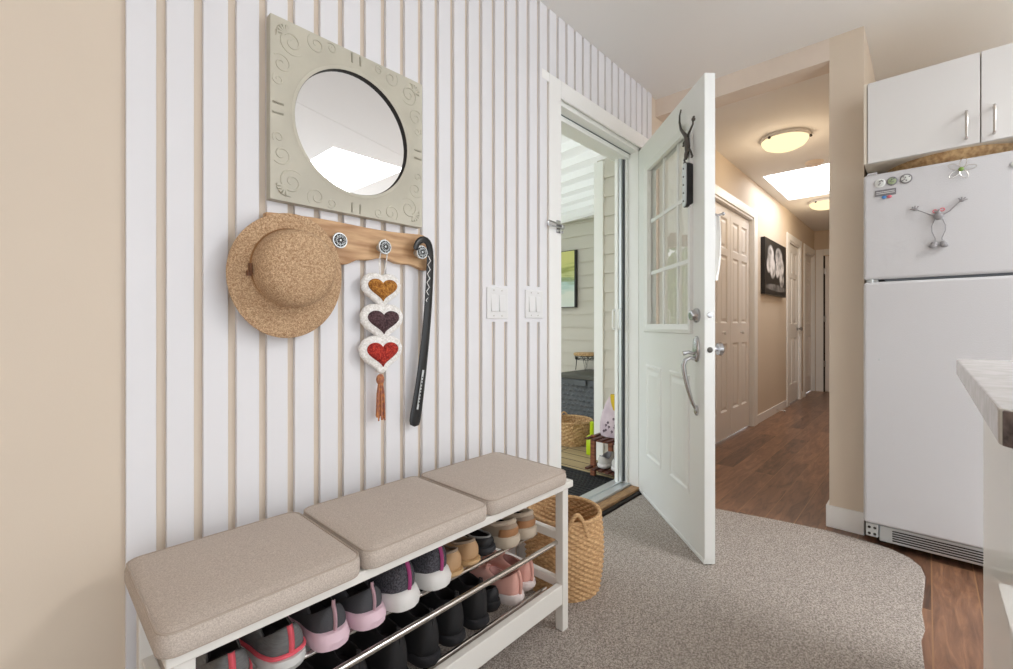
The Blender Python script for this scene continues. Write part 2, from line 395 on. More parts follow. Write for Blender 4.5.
mbb = panel_door(.72, 2.04, [(.1, .3), (.4, .6)], ROWS, .02); mbb.v = [(a+.025, b-.021, c+.01) for a, b, c in mbb.v]; obj('door_slab', mbb, M['trimgrey'], ed)
for z in (.38, 1.06, 1.78):
    mb = MB(); mb.box(.004, .03, -.027, -.0215, z, z+.09); mb.tube([(.012, -.03, z), (.012, -.03, z+.09)], .006, 8); obj('hinge', mb, M['nickel'], ed)

# ------------------------------------------------------------------ slatted wall: switches, door guard
def switch(x0, x1, z0, z1, label):
    s = thing('light_switch', label, 'light switch', ((x0+x1)/2, 0, z0), group='switch plates on the slatted wall')
    mb = MB(); mb.box(x0, x1, -.006, 0, z0, z1); obj('cover_plate', mb, M['cream'], s, bevel=.003, world=True)
    for q in (-.5, .5):
        cx = (x0+x1)/2+q*.046; zc = (z0+z1)/2
        mb = MB(); v = [(cx-.0165, -.006, zc-.033), (cx+.0165, -.006, zc-.033), (cx+.0165, -.006, zc+.033), (cx-.0165, -.006, zc+.033)]
        f = [(cx-.0165, -.013, zc-.033), (cx+.0165, -.013, zc-.033), (cx+.0165, -.0075, zc+.033), (cx-.0165, -.0075, zc+.033)]
        mb.loft([v, f], False, True, False); r = obj('rocker', mb, M['cream'], s, world=True, bevel=.001)
        for zz in (z0+.012, z1-.012):
            mb = MB(); mb.ball((cx, -.006, zz), (.0025, .0015, .0025), 8, 4); obj('screw', mb, M['steel'], s, world=True)
switch(1.083, 1.203, 1.033, 1.158, 'white double rocker switch plate farther from the open doorway')
switch(1.313, 1.433, 1.038, 1.160, 'white double rocker switch plate nearer the open doorway')
g = thing('door_guard', 'small nickel swing bar guard on the casing left of the doorway', 'door guard', (1.55, -.001, 1.46))
mb = MB(); mb.box(1.535, 1.565, -.006, -.001, 1.435, 1.495); mb.box(1.556, 1.577, -.02, -.006, 1.455, 1.475); obj('mount_plate', mb, M['nickel'], g, bevel=.002, world=True)
mb = MB(); mb.tube([(1.56, -.016, 1.473), (1.46, -.016, 1.478), (1.452, -.016, 1.468), (1.46, -.016, 1.458), (1.56, -.016, 1.457)], .004, 8); mb.ball((1.566, -.014, 1.44), .006); obj('swing_bar', mb, M['nickel'], g, world=True)

# ------------------------------------------------------------------ front door (opened into the room)
hx, hy = 2.405, .03
ang = math.atan2(-.702, -.712)
fd = thing('door_1', 'open white front door with a nine-lite window and nickel handle set', 'door', (hx, hy, 0), ang, kind=ST)
DW, DT = .868, .044
wx0, wx1, wz0, wz1 = .168, .718, 1.008, 1.895
mb = MB()
for a, b, c, d in cells(0, DW, .024, 2.058, [(wx0, wx1, wz0, wz1)]): mb.box(a, b, 0, DT, c, d)
for a, b in ((.15, .385), (.49, .725)): raised(mb, a, b, .25, .785, [(0, .0), (.006, -.006), (.018, -.006), (.026, -.0008), (.036, -.0008), (.055, -.006)])
obj('door_slab', mb, M['doorwhite'], fd)
mb = MB()
for y, sgn in ((0, -1), (DT, 1)):
    loops = [rloop(wx0-.04+i, wx1+.04-i, wz0-.04+i, wz1+.04-i, y+sgn*h) for i, h in ((0, 0), (.004, .012), (.02, .014), (.034, .008), (.046, .004), (.046, -.018))]
    mb.loft(loops, False, False, False)
obj('window_frame', mb, M['doorwhite'], fd, bevel=.001)
mb = MB()
for i in (1, 2):
    x = wx0+(wx1-wx0)*i/3+.012; mb.box(x-.008, x+.008, .017, .025, wz0, wz1)
    z = wz0+(wz1-wz0)*i/3; mb.box(wx0, wx1, .0175, .0245, z-.009, z+.009)
obj('window_grille', mb, M['doorwhite'], fd)
mb = MB(); mb.add(rloop(wx0-.002, wx1+.002, wz0-.002, wz1+.002, .027), [(0, 1, 2, 3)]); gl = obj('window_glass', mb, M['glass'], fd)
mb = MB(); mb.box(0, DW, -.004, DT, .014, .028); obj('door_sweep', mb, M['doorwhite'], fd)
mb = MB()
for i in range(16): mb.box(DW-.06*i-.05, DW-.06*i-.004, .008, .034, .002, .016)
obj('sweep_fins', mb, M['blackmatte'], fd)
mb = MB(); mb.lathe([(.031, 0), (.031, .008), (.024, .014), (.021, .03), (.012, .032), (.012, .034)], 22, Tm((.80, 0, 1.05), PI/2)); obj('deadbolt', mb, M['nickel'], fd)
# handle set: oval rose, thumb lever, curved grip
hs = MB(); out = [(.026*math.cos(a), .056*math.sin(a)) for a in [2*PI*i/26 for i in range(26)]]
hs.loft([[(.80+x*s, -y, .905+z*s) for x, z in out] for s, y in ((1, 0), (1, .006), (.86, .012), (.5, .015))], False, True)
hsO = obj('handle_rose', hs, M['nickel'], fd)
mb = MB(); mb.tube([(.80, -.014, .885), (.80, -.04, .892), (.80, -.062, .886)], [.006, .008, .01], 10, flat=.5); obj('thumb_lever', mb, M['nickel'], fd)
mb = MB(); pts = [(.80, -.008, .862), (.80, -.03, .868), (.80, -.052, .858), (.80, -.06, .835), (.80, -.056, .80), (.80, -.046, .755), (.80, -.033, .71), (.80, -.02, .672), (.80, -.008, .65)]
mb.tube(pts, [.008, .008, .009, .0095, .010, .0095, .0085, .007, .007], 12); obj('grip', mb, M['nickel'], fd)
mb = MB(); mb.loft([[(.80+.013*s*math.cos(a), -y, .64+.022*s*math.sin(a)) for a in [2*PI*i/20 for i in range(20)]] for s, y in ((1, 0), (1, .006), (.6, .011))], False, True); obj('grip_foot', mb, M['nickel'], fd)
for z, r, nm in ((1.05, .012, 'bolt_face'), (.905, .012, 'latch_face')):
    mb = MB(); mb.lathe([(r, 0), (r, .002), (r*.7, .003)], 16, Matrix.Translation((DW, .022, z)) @ Matrix.Rotation(PI/2, 4, 'Y')); obj(nm, mb, M['nickel'] if z > 1 else M['darkmetal'], fd)
mb = MB(); mb.lathe([(.03, 0), (.03, .006), (.012, .01), (.012, .034), (.026, .044), (.029, .058), (.018, .068)], 20, Tm((.80, DT, .905), -PI/2)); obj('inside_knob', mb, M['nickel'], fd)
mb = MB()
for z in (.3, 1.02, 1.78): mb.tube([(-.002, .0, z), (-.002, .0, z+.09)], .007, 8)
obj('hinge', mb, M['nickel'], fd)
# curtain behind the window
def fdm(): return Matrix.Translation((hx, hy, 0)) @ Matrix.Rotation(ang, 4, 'Z')
cu = thing('door_curtain', 'white curtain on a rod behind the front door window', 'curtain', (hx, hy, 0), ang)
mb = MB(); mb.tube([(.10, DT+.03, 1.955), (.775, DT+.03, 1.955)], .005, 10); mb.ball((.78, DT+.03, 1.955), .008); mb.ball((.095, DT+.03, 1.955), .008)
for x in (.12, .755): mb.tube([(x, DT, 1.955), (x, DT+.03, 1.955)], .004, 8); mb.box(x-.008, x+.008, DT, DT+.003, 1.935, 1.975)
obj('curtain_rod', mb, M['nickel'], cu)
mb = MB(); loops = []
for i in range(25):
    t = i/24; z = 1.965-.99*t; row = []
    for j in range(60):
        u = j/59; e = .012*math.sin(u*2*PI*9)*(.6+.4*t); x = .14+u*.60
        row.append((x, DT+.031+e, z))
    loops.append(row)
mb.loft(loops, False, False, True, False); obj('curtain_cloth', mb, M['sheer'], cu)
hk = thing('hanging_cloth', 'white cloth hanging from a nickel hook behind the free edge of the front door', 'cloth', (hx, hy, 0), ang)
mb = MB(); mb.box(.83, .862, DT, DT+.004, 1.42, 1.50); mb.tube([(.85, DT+.003, 1.475), (.851, DT+.02, 1.47), (.852, DT+.038, 1.475)], .0045, 8); mb.ball((.852, DT+.042, 1.476), .008); obj('hook', mb, M['nickel'], hk)
mb = MB(); loops = []
for i in range(22):
    t = i/21; z = 1.468-.27*t; row = []; wd = .016+.034*max(0, math.sin(PI*min(1, .15+t*.9)))**.8
    for j in range(28):
        a = 2*PI*j/28; rr = 1+.12*math.sin(5*a+2*t); row.append((.818+wd*.9*rr*math.cos(a), DT+.022+.02*rr*math.sin(a)*(.6+.4*math.sin(PI*t)), z))
    loops.append(row)
mb.loft(loops); obj('cloth', mb, M['curtain'], hk)
# lizard and thermometer on the door face
lz = thing('lizard_ornament', 'dark bronze metal lizard climbing head down on the open front door', 'wall ornament', (hx, hy, 0), ang)
lm = M['darkmetal']; LY_ = -.0145
def LZ(u, z): return u+.03, 1.745+(z-1.735)*.77
mb = MB(); sp = [LZ(*p) for p in [(.655, 2.055), (.640, 2.03), (.638, 1.99), (.652, 1.94), (.682, 1.90), (.705, 1.872), (.718, 1.84), (.722, 1.80), (.716, 1.768), (.712, 1.748)]]
mb.tube([(x, -.008+LY_, z) for x, z in sp], [.005, .006, .007, .008, .009, .012, .017, .018, .012, .006], 10, flat=.6)
mb.ball((.743, -.010+LY_, 1.758), (.013, .008, .018), 12, 6); obj('body', mb, lm, lz)
for k, pts in enumerate(([(.715, 1.85), (.74, 1.875), (.775, 1.90), (.778, 1.925)], [(.708, 1.86), (.70, 1.845), (.69, 1.85), (.68, 1.84)], [(.722, 1.785), (.742, 1.775), (.758, 1.75), (.764, 1.735)], [(.714, 1.785), (.70, 1.775), (.693, 1.75), (.688, 1.735)])):
    pts = [LZ(*p) for p in pts]; mb = MB(); mb.tube([(x, -.007+LY_, z) for x, z in pts], [.006, .005, .004, .005], 8)
    ex, ez = pts[-1]
    for a in (-.8, -.3, .3, .8):
        dx, dz = (math.sin(a)*.014, (.014 if k == 0 else -.014)*math.cos(a)); mb.tube([(ex, -.006+LY_, ez), (ex+dx, -.006+LY_, ez+dz)], [.003, .0025], 6)
    if k == 0: mb.ball((ex, -.006+LY_, ez), .009, 8, 6)
    obj('leg', mb, lm, lz)
tm = thing('door_thermometer', 'narrow black thermometer with a pale face on the front door below the lizard', 'thermometer', (hx, hy, 0), ang)
def rrect(x0, x1, z0, z1, r, n=6):
    o = []
    for cx, cz, a0 in ((x1-r, z1-r, 0), (x0+r, z1-r, PI/2), (x0+r, z0+r, PI), (x1-r, z0+r, 1.5*PI)):
        for i in range(n+1): a = a0+PI/2*i/n; o.append((cx+r*math.cos(a), cz+r*math.sin(a)))
    return o
o = rrect(.715, .757, 1.535, 1.728, .018)
mb = MB(); mb.loft([[(x, y, z) for x, z in o] for y in (-.026, -.032)], True, True, False); obj('case', mb, M['alu'], tm, bevel=.003)
mb = MB(); o2 = rrect(.713, .759, 1.533, 1.730, .018); mb.loft([[(x, y, z) for x, z in o2] for y in (-.0, -.026)], True, True, False); obj('back_shell', mb, M['black'], tm)
for i in range(5): mb = MB(); mb.ball((.7355, -.0325, 1.56+.036*i), .004, 8, 5); obj('screw', mb, M['darkmetal'], tm)

# ------------------------------------------------------------------ round mirror in square frame
mr = thing('wall_mirror', 'square sage green embossed frame with a round mirror on the slatted wall', 'mirror', (.520, 0, 1.332))
x0, x1, z0, z1 = .2800, .7542, 1.332, 1.807; cx, cz, R = .5205, 1.5695, .176
N = 64
def sq(a):
    c, s_ = math.cos(a), math.sin(a); k = min((x1-x0)/2/abs(c) if abs(c) > 1e-9 else 9, (z1-z0)/2/abs(s_) if abs(s_) > 1e-9 else 9); return cx+k*c, cz+k*s_
A = [2*PI*(i+.5)/N+0 for i in range(N)]; A = [2*PI*i/N for i in range(N)]
def circ(r, y): return [(cx+r*math.cos(a), y, cz+r*math.sin(a)) for a in A]
def sqr(y): return [(sq(a)[0], y, sq(a)[1]) for a in A]
mb = MB(); mb.loft([sqr(-.001), sqr(-.028), circ(R+.014, -.030), circ(R+.010, -.033), circ(R+.004, -.032), circ(R+.001, -.030)], False, False, False)
def spiral(px, pz, r0, r1, a0, turns, rad):
    pts = []
    for i in range(26):
        t = i/25; a = a0+turns*2*PI*t; r = r0+(r1-r0)*t; pts.append((px+r*math.cos(a), -.0285, pz+r*math.sin(a)))
    mb.tube(pts, [rad*(.4+.6*math.sin(PI*(.1+.85*i/25))) for i in range(26)], 6)
for sx in (-1, 1):
    for sz in (-1, 1):
        ox, oz = cx+sx*.18, cz+sz*.18
        b0 = math.atan2(sz, sx)
        spiral(ox+sx*.004, oz+sz*.004, .034, .006, b0+PI, sx*sz*1.6, .0035)
        spiral(ox-sx*.062, oz+sz*.03, .026, .005, b0, -sx*sz*1.3, .003)
        spiral(ox+sx*.03, oz-sz*.062, .026, .005, b0, sx*sz*1.3, .003)
        spiral(ox-sx*.105, oz+sz*.038, .015, .004, b0, sx*sz*1.2, .0025)
        spiral(ox+sx*.038, oz-sz*.105, .015, .004, b0, -sx*sz*1.2, .0025)
        for q in range(5):
            a = b0-.9+.45*q; mb.tube([(ox+sx*.02, -.0285, oz+sz*.02), (ox+sx*.02+.022*math.cos(a), -.0295, oz+sz*.02+.022*math.sin(a)), (ox+sx*.015+.03*math.cos(a+.2), -.0285, oz+sz*.015+.03*math.sin(a+.2))], [.003, .0045, .001], 6)
        for q in (-1, 1):
            mb.tube([(cx+sx*.205, -.0282, cz+q*.013), (cx+sx*.232, -.0272, cz+q*.013)], .0034, 8); mb.tube([(cx+q*.013, -.0282, cz+sz*.205), (cx+q*.013, -.0272, cz+sz*.232)], .0034, 8)
obj('frame', mb, M['sage'], mr, world=True)
mb = MB(); mb.loft([circ(R+.001, -.030), circ(R, -.028), circ(R, -.012)], False, False, True); obj('shaded_inner_rim', mb, M['dark'], mr, world=True)  # inner wall of the frame, coloured dark for the shadow inside it
mb = MB(); mb.add(circ(R+.003, -.020), [tuple(range(N))]); obj('mirror_glass', mb, M['mirror'], mr, world=True)

# ------------------------------------------------------------------ coat rack: live-edge board with knobs
cr = thing('coat_rack', 'live-edge wooden peg rail with ornate round knobs under the mirror', 'coat rack', (.53, 0, 1.2))
top = []; bot = []
for i in range(41):
    t = i/40; x = .2742+(.793-.2742)*t
    zt = 1.297+.004*math.sin(t*7)+.013*t-(.022*((t-.93)/.07)**2 if t > .93 else 0)
    zb = 1.196+.010*t+.010*math.sin(t*9+2.0)+(-.013*math.exp(-((t-.43)/.05)**2))+.004*math.sin(t*31)
    top.append((x, zt)); bot.append((x, zb))
out = bot+top[::-1]
mb = MB(); mb.loft([[(x, y, z) for x, z in out] for y in (-.001, -.024)], True, True, False); obj('board', mb, M['pine'], cr, bevel=.003, world=True)
def knob(x, z):
    mb = MB(); mb.lathe([(.011, 0), (.008, .012), (.009, .02), (.021, .024), (.0225, .029), (.021, .033)], 22, Tm((x, -.024, z), PI/2)); k = obj('knob', mb, M['alu'], cr, world=True)
    mb = MB(); mb.lathe([(.018, .0331), (.018, .0338), (.006, .0345)], 22, Tm((x, -.024, z), PI/2)); obj('knob_face', mb, M['dark'], k, world=True)
    mb = MB()
    for q in range(10):
        a = 2*PI*q/10; mb.ball((x+.0125*math.cos(a), -.0585, z+.0125*math.sin(a)), (.0022, .002, .0022), 6, 4)
        a += PI/10; mb.tube([(x+.007*math.cos(a), -.0588, z+.007*math.sin(a)), (x+.0175*math.cos(a), -.0582, z+.0175*math.sin(a))], .0011, 5)
    mb.ball((x, -.059, z), (.004, .0025, .004), 8, 4); obj('knob_filigree', mb, M['alu'], k, world=True)
for x in (.317, .457, .600, .737): knob(x, 1.245)

# ------------------------------------------------------------------ straw hat hanging on the rack
hat = thing('straw_hat', 'round woven straw hat hanging crown outward on the peg rail', 'hat', (.318, -.06, 1.135))
HM = Matrix.Translation((.317, -.060, 1.133)) @ Matrix.Rotation(PI/2+.10, 4, 'X') @ Matrix.Rotation(-.05, 4, 'Y')
n = 72; loops = []
prof = [(.152, .000), (.1535, .003), (.152, .005), (.135, .008), (.115, .011), (.098, .015), (.0945, .020), (.0935, .035), (.093, .055), (.090, .073), (.082, .088), (.066, .098), (.044, .102), (.02, .1035), (.001, .1035)]
for r, z in prof:
    row = []
    for k in range(n):
        a = 2*PI*k/n; w = max(0, (r-.09)/.062); wob = w*w*(.007*math.cos(2*a+.6)+.003*math.sin(3*a))
        oz = .021*(1-w)
        row.append((r*(1-.085*w)*math.cos(a), (r*1.03)*math.sin(a)+oz, z-wob))
    loops.append(row)
mb = MB(); mb.loft(loops, False, False, True, True, HM)
inner = [[(p[0]*.985, p[1]*.985, p[2]-.004) for p in l] for l in loops[2:]]
mb.loft([loops[0]]+inner, False, False, True, True, HM)
obj('hat_body', mb, M['straw'], hat, world=True)
mb = MB(); mb.loft([[((.0962-.0007*j)*math.cos(2*PI*k/n), (.0962-.0007*j)*1.03*math.sin(2*PI*k/n)+.021, .016+.009*j/3) for k in range(n)] for j in range(4)], False, False, True, True, HM); obj('hat_band', mb, M['strawband'], hat, world=True)
mb = MB(); a0 = PI+.1
mb.loft([[((.0985)*math.cos(a)*s, .0985*1.03*math.sin(a)*s+.021, zz) for a in (a0-.13, a0-.06, a0, a0+.06, a0+.13)] for s, zz in ((.98, .012), (1.0, .014), (1.0, .036), (.97, .038))], False, False, True, False, HM)
mb.tube([tuple(HM @ Vector((-.099, q, .025))) for q in (-.006, .0, .006)], .006, 6)
obj('leather_tag', mb, M['leather'], hat, world=True)

# ------------------------------------------------------------------ crocheted hearts
def heart(c, w, h, n=48):
    o = []
    for i in range(n):
        t = 2*PI*i/n; x = 16*math.sin(t)**3; y = 13*math.cos(t)-5*math.cos(2*t)-2*math.cos(3*t)-math.cos(4*t)
        o.append((c[0]+x/32*w, c[1]+(y+2.5)/29*h))
    return o
hh = thing('heart_hanging', 'string of three crocheted hearts with a tassel hanging from the middle knob', 'wall hanging', (.60, -.03, 1.2))
for (c, w, h, m) in (((.601, 1.113), .137, .094, 'yarngold'), ((.604, 1.015), .149, .100, 'yarnplum'), ((.601, .917), .148, .104, 'yarnred')):
    def sl(w_, h_, y): return [(x, y, z) for x, z in heart(c, w_, h_)]
    ck = 1
    ob = heart((c[0], c[1]+.001), w*.72, h*.72, 96); wb = []; dd = w*.14
    for i in range(80):
        th = 2*PI*i/80; ux, uz = math.cos(th), math.sin(th); best = 0
        for x, z in ob:
            a, q = (x-c[0])*ux+(z-c[1])*uz, -(x-c[0])*uz+(z-c[1])*ux
            if abs(q) < dd: best = max(best, a+math.sqrt(dd*dd-q*q))
        best *= 1+.012*math.cos(i*PI/2); wb.append((c[0]+best*ux, c[1]+best*uz))
    def sc(s, y): return [(c[0]+(x-c[0])*s, y, c[1]+(z-c[1])*s) for x, z in ob]
    def so(s, y): return [(c[0]+(x-c[0])*s, y, c[1]+(z-c[1])*s) for x, z in wb]
    mb = MB(); mb.loft([so(.94, -.026), so(1.0, -.03), so(1.0, -.034), so(.94, -.040), so(.85, -.042), so(.3, -.042)], True, True); b = obj('heart', mb, M['yarnwhite'], hh, world=True)
    mb = MB(); mb.loft([sc(1.0, -.041), sc(1.0, -.045), sc(.88, -.050), sc(.62, -.054), sc(.22, -.055)], False, True); obj('heart_centre', mb, M[m], b, world=True)
mb = MB()
mb.tube([(.594, -.036, 1.155), (.587, -.044, 1.2), (.590, -.052, 1.238), (.600, -.056, 1.268), (.611, -.052, 1.24), (.612, -.044, 1.2), (.606, -.036, 1.155)], .0018, 6)
obj('cord', mb, M['yarnwhite'], hh, world=True)
mb = MB(); mb.ball((.597, -.034, .842), (.0125, .012, .017), 12, 8)
rnd = random.Random(3)
for q in range(26):
    a = rnd.random()*2*PI; r = .002+.009*rnd.random(); x, y = .597+r*math.cos(a), -.034+r*math.sin(a)
    mb.tube([(.597+(x-.597)*.5, -.034+(y+.034)*.5, .832), (x, y, .80), (.597+(x-.597)*1.5, -.034+(y+.034)*1.2, .716+.018*rnd.random())], [.003, .0032, .002], 5)
obj('tassel', mb, M['yarntassel'], hh, world=True)

# ------------------------------------------------------------------ long black shoehorn
sh = thing('shoehorn', 'long curved black shoehorn hooked over the right-hand knob', 'shoehorn', (.75, -.03, .68))
P0 = [(.705, -.066, 1.245), (.707, -.066, 1.262), (.718, -.066, 1.279), (.738, -.066, 1.287), (.760, -.062, 1.280), (.772, -.055, 1.255), (.775, -.05, 1.2), (.774, -.046, 1.12), (.768, -.043, 1.02), (.757, -.04, .91), (.742, -.038, .80), (.727, -.036, .71), (.720, -.036, .676)]
W = [.008, .008, .009, .010, .011, .0115, .0115, .012, .0125, .0135, .0155, .018, .018]
mb = MB(); loops = []
for i, p in enumerate(P0):
    a = Vector(P0[max(i-1, 0)]); b = Vector(P0[min(i+1, len(P0)-1)]); t = (b-a).normalized(); nx = Vector((t.z, 0, -t.x)).normalized(); w = W[i]*1.28
    cv = .006 if i > 6 else .003
    row = [Vector(p)+nx*w*u+Vector((0, -cv*(1-u*u), 0)) for u in (-1, -.6, 0, .6, 1)]+[Vector(p)+nx*w*u+Vector((0, -cv*(1-u*u)+.0035, 0)) for u in (1, .6, 0, -.6, -1)]
    loops.append(row)
mb.loft(loops); obj('horn_body', mb, M['black'], sh, world=True, sub=1)
mb = MB(); zz = [(.764+(.006 if i % 2 else -.0045), -.0585+.0011*i, 1.235-.0145*i) for i in range(13)]
mb.tube(zz, .0016, 6); obj('zigzag_inlay', mb, M['cream'], sh, world=True)
mb = MB(); mb.add([(.7235, -.0445, .735), (.7305, -.0447, .733), (.752, -.0475, .86), (.745, -.0473, .862)], [(0, 1, 2, 3)]); so = obj('sticker', mb, M['alu'], sh, world=True)
mb = MB()
for i in range(9):
    t = .12+.085*i; x, z = .7265+.0205*t, .736+.124*t; mb.box(x-.0004, x+.003, -.0487, -.0484, z, z+.004 if i % 3 else z+.006)
obj('sticker_print', mb, M['dark'], so, world=True)

# ------------------------------------------------------------------ storage bench
be = thing('storage_bench', 'white shoe bench with two steel rod racks along the slatted wall', 'bench', (.54, -.22, 0))
BX0, BX1, BY0, BY1 = .0, 1.09, -.403, -.05
mb = MB(); mb.box(BX0, BX1, BY0, BY1, .476, .498); obj('bench_top', mb, M['bench'], be, bevel=.003, world=True)
LX = [(.012, .042), (1.048, 1.078)]; LY = [(BY0+.012, BY0+.042), (BY1-.036, BY1-.006)]
for a in LX:
    for b in LY:
        mb = MB(); mb.box(a[0], a[1], b[0], b[1], .0108, .476); obj('leg', mb, M['bench'], be, bevel=.002, world=True)
mb = MB(); mb.box(.042, 1.048, BY0+.014, BY0+.036, .10, .163); obj('bottom_rail', mb, M['bench'], be, bevel=.002, world=True)
for a in LX:
    for z in (.30, .145):
        mb = MB(); mb.box(a[0]+.004, a[1]-.004, LY[0][1], LY[1][0], z, z+.028); obj('side_rail', mb, M['bench'], be, bevel=.002, world=True)
    mb = MB(); mb.box(a[0]+.004, a[1]-.004, LY[0][1], LY[1][0], .445, .476); obj('side_rail', mb, M['bench'], be, bevel=.002, world=True)
RODS = [(-.365, .294, .0075), (-.270, .290, .0065), (-.12, .272, .0065), (-.31, .118, .0065), (-.235, .112, .0065), (-.12, .098, .0065)]
for y, z, r in RODS:
    mb = MB(); mb.tube([(.03, y, z), (1.06, y, z)], r, 12); obj('rack_rod', mb, M['steel'], be, world=True)

# three seat cushions
def cushion(x0, x1, y0, y1, label, bulge):
    c = thing('seat_cushion', label, 'cushion', ((x0+x1)/2, (y0+y1)/2, .4985), group='cushions on the bench')
    def lp(i, z, r=.03):
        o = rrect(x0+i, x1-i, y0+i, y1-i, max(r-i, .004), 5); return [(x, y, z+bulge*.25*math.sin((x-x0)*17)*0) for x, y in o]
    ls = [lp(.012, .4985), lp(.003, .5015), lp(0, .510), lp(0, .528), lp(.003, .5365), lp(.012, .5415)]
    cxm, cym = (x0+x1)/2, (y0+y1)/2
    for s, z in ((.9, .544), (.7, .5465), (.4, .548), (.1, .5485)): ls.append([(cxm+(p[0]-cxm)*s, cym+(p[1]-cym)*s, z) for p in lp(.012, 0)])
    mb = MB(); mb.loft(ls); obj('cushion_cover', mb, M['linen'], c, world=True)
    for z in (.5385, .5025):
        mb = MB(); mb.tube(lp(.004, z), .0022, 6, closed=True); obj('piping', mb, M['piping'], c, world=True)
cushion(-.014, .326, -.422, -.085, 'greige linen seat cushion at the near left end of the bench', 1)
cushion(.331, .690, -.420, -.085, 'greige linen seat cushion in the middle of the bench', 1)
cushion(.695, 1.052, -.416, -.085, 'greige linen seat cushion at the far end of the bench by the doorway', 1)

# ------------------------------------------------------------------ shoes
def ip(t, T, V):
    for i in range(len(T)-1):
        if t <= T[i+1]:
            q = (t-T[i])/(T[i+1]-T[i]); return V[i]+(V[i+1]-V[i])*q
    return V[-1]
TT = [0, .012, .04, .1, .25, .45, .65, .8, .92, .975, 1]; WW = [0, .30, .53, .74, .81, .76, .86, .9, .74, .42, 0]
def shoe(name, label, x, y, z, rz, L=.25, Wd=.050, sole=.03, Hh=.088, Hs=.062, Ht=.095, toe=.045, m_up='x', m_sole='y', m_lin=None, cat='shoe', open_=.52, tilt=-.09, flare=1.0, extra=None, group='shoes on the bench racks'):
    t = thing(name, label, cat, (x, y, z), rz, group)
    t.rotation_euler = (tilt, 0, rz)
    n = 22
    ts = [(1-math.cos(PI*i/n))/2 for i in range(n+1)]
    ring = [(tt, 1) for tt in ts]+[(tt, -1) for tt in ts[-2:0:-1]]
    def sole_pt(tt, s, k=1.0, zz=0):
        return (s*ip(tt, TT, WW)*Wd*k, L*(.5+(tt-.5)*k)+(-.004 if tt < .1 and k > 1 else 0), zz+.012*max(0, (tt-.75)/.25)**2)
    sh_ = lambda tt: sole*(1.15-.35*min(1, tt*1.6))
    mb = MB()
    mb.loft([[sole_pt(a, s, .93, 0) for a, s in ring], [sole_pt(a, s, .99*flare, .004) for a, s in ring], [sole_pt(a, s, 1.03*flare, sh_(a)*.5) for a, s in ring], [sole_pt(a, s, 1.01, sh_(a)*.9) for a, s in ring], [sole_pt(a, s, .96, sh_(a)) for a, s in ring]])
    obj('sole', mb, M[m_sole], t)
    c0, c1 = .03*L, open_*L; wc = Wd*.62
    def path(a, s, u):
        p0 = sole_pt(a, s, .965, sh_(a)*.85)
        e = math.sqrt(max(0, 1-(2*a-1)**2))
        cy = c0+(c1-c0)*a; cz = Hh+(Hs-Hh)*min(1, a/.45) if a < .45 else Hs+(Ht-Hs)*((a-.45)/.55)
        p1 = (s*wc*e*.95, cy, cz)
        k = max(0, (a-.45)/.55)
        c = (s*abs(p0[0])*1.08+0, p0[1]*(1-.02*k)-.012*(1-k)*(a < .1), p0[2]+(cz-p0[2])*.62*(1-k)+toe*k*1.1)
        return tuple((1-u)**2*p0[i]+2*u*(1-u)*c[i]+u*u*p1[i] for i in range(3))
    mb = MB(); US = [0, .15, .3, .45, .6, .75, .9, 1]
    mb.loft([[path(a, s, u) for a, s in ring] for u in US], False, False)
    up = obj('upper', mb, M[m_up], t)
    q = up.modifiers.new('s', 'SOLIDIFY'); q.thickness = .004; q.offset = -1
    mb = MB(); inn = []
    for kk, dz in ((.97, .001), (.90, -.012), (.84, -.04)):
        inn.append([((lambda p: (p[0]*kk, c0+(c1-c0)*.5+(p[1]-c0-(c1-c0)*.5)*kk, max(p[2]+dz, sole+.004)))(path(a, s, 1))) for a, s in ring])
    mb.loft(inn, False, True); obj('lining', mb, M[m_lin or m_up], t)
    if extra: extra(t, path, ring, sole_pt, L, Wd, Hh, c0, c1, wc)
    return t

def striped(m, w=.007, tab=0):
    def f(t, path, ring, sp, L, Wd, Hh, c0, c1, wc):
        mb = MB(); rows = []
        for u in [i/10 for i in range(11)]:
            p = path(0, 1, u); rows.append([(-w, p[1]+.0005, p[2]), (0, p[1]-.0035, p[2]), (w, p[1]+.0005, p[2])])
        if tab:
            p = rows[-1][1]; rows.append([(-w*.8, p[1]+.003, p[2]+tab), (0, p[1]-.001, p[2]+tab), (w*.8, p[1]+.003, p[2]+tab)])
        mb.loft(rows, False, False, True, False); o = obj('heel_stripe', mb, M[m], t); o.modifiers.new('s', 'SOLIDIFY').thickness = .0025
        mb = MB()
        for i in range(5):
            a = .62+.06*i; p = path(.985, 1, 1-.12*i-.04); q = .014+.002*i
            mb.tube([(-q, p[1]+.004*i, p[2]+.0), (0, p[1]+.004*i+.004, p[2]+.007), (q, p[1]+.004*i, p[2])], .0022, 6)
        obj('laces', mb, M[m], t)
    return f
def banded(m, frac=.12):
    s0 = striped(m, .006)
    def f(t, path, ring, sp, L, Wd, Hh, c0, c1, wc):
        s0(t, path, ring, sp, L, Wd, Hh, c0, c1, wc)
        mb = MB(); pts = [(lambda p: (p[0]*1.03, p[1]*1.0-(.003 if a < .1 else 0), p[2]))(path(a, s, frac)) for a, s in ring]
        mb.tube(pts, .0045, 6, closed=True); obj('sole_line', mb, M[m], t)
    return f
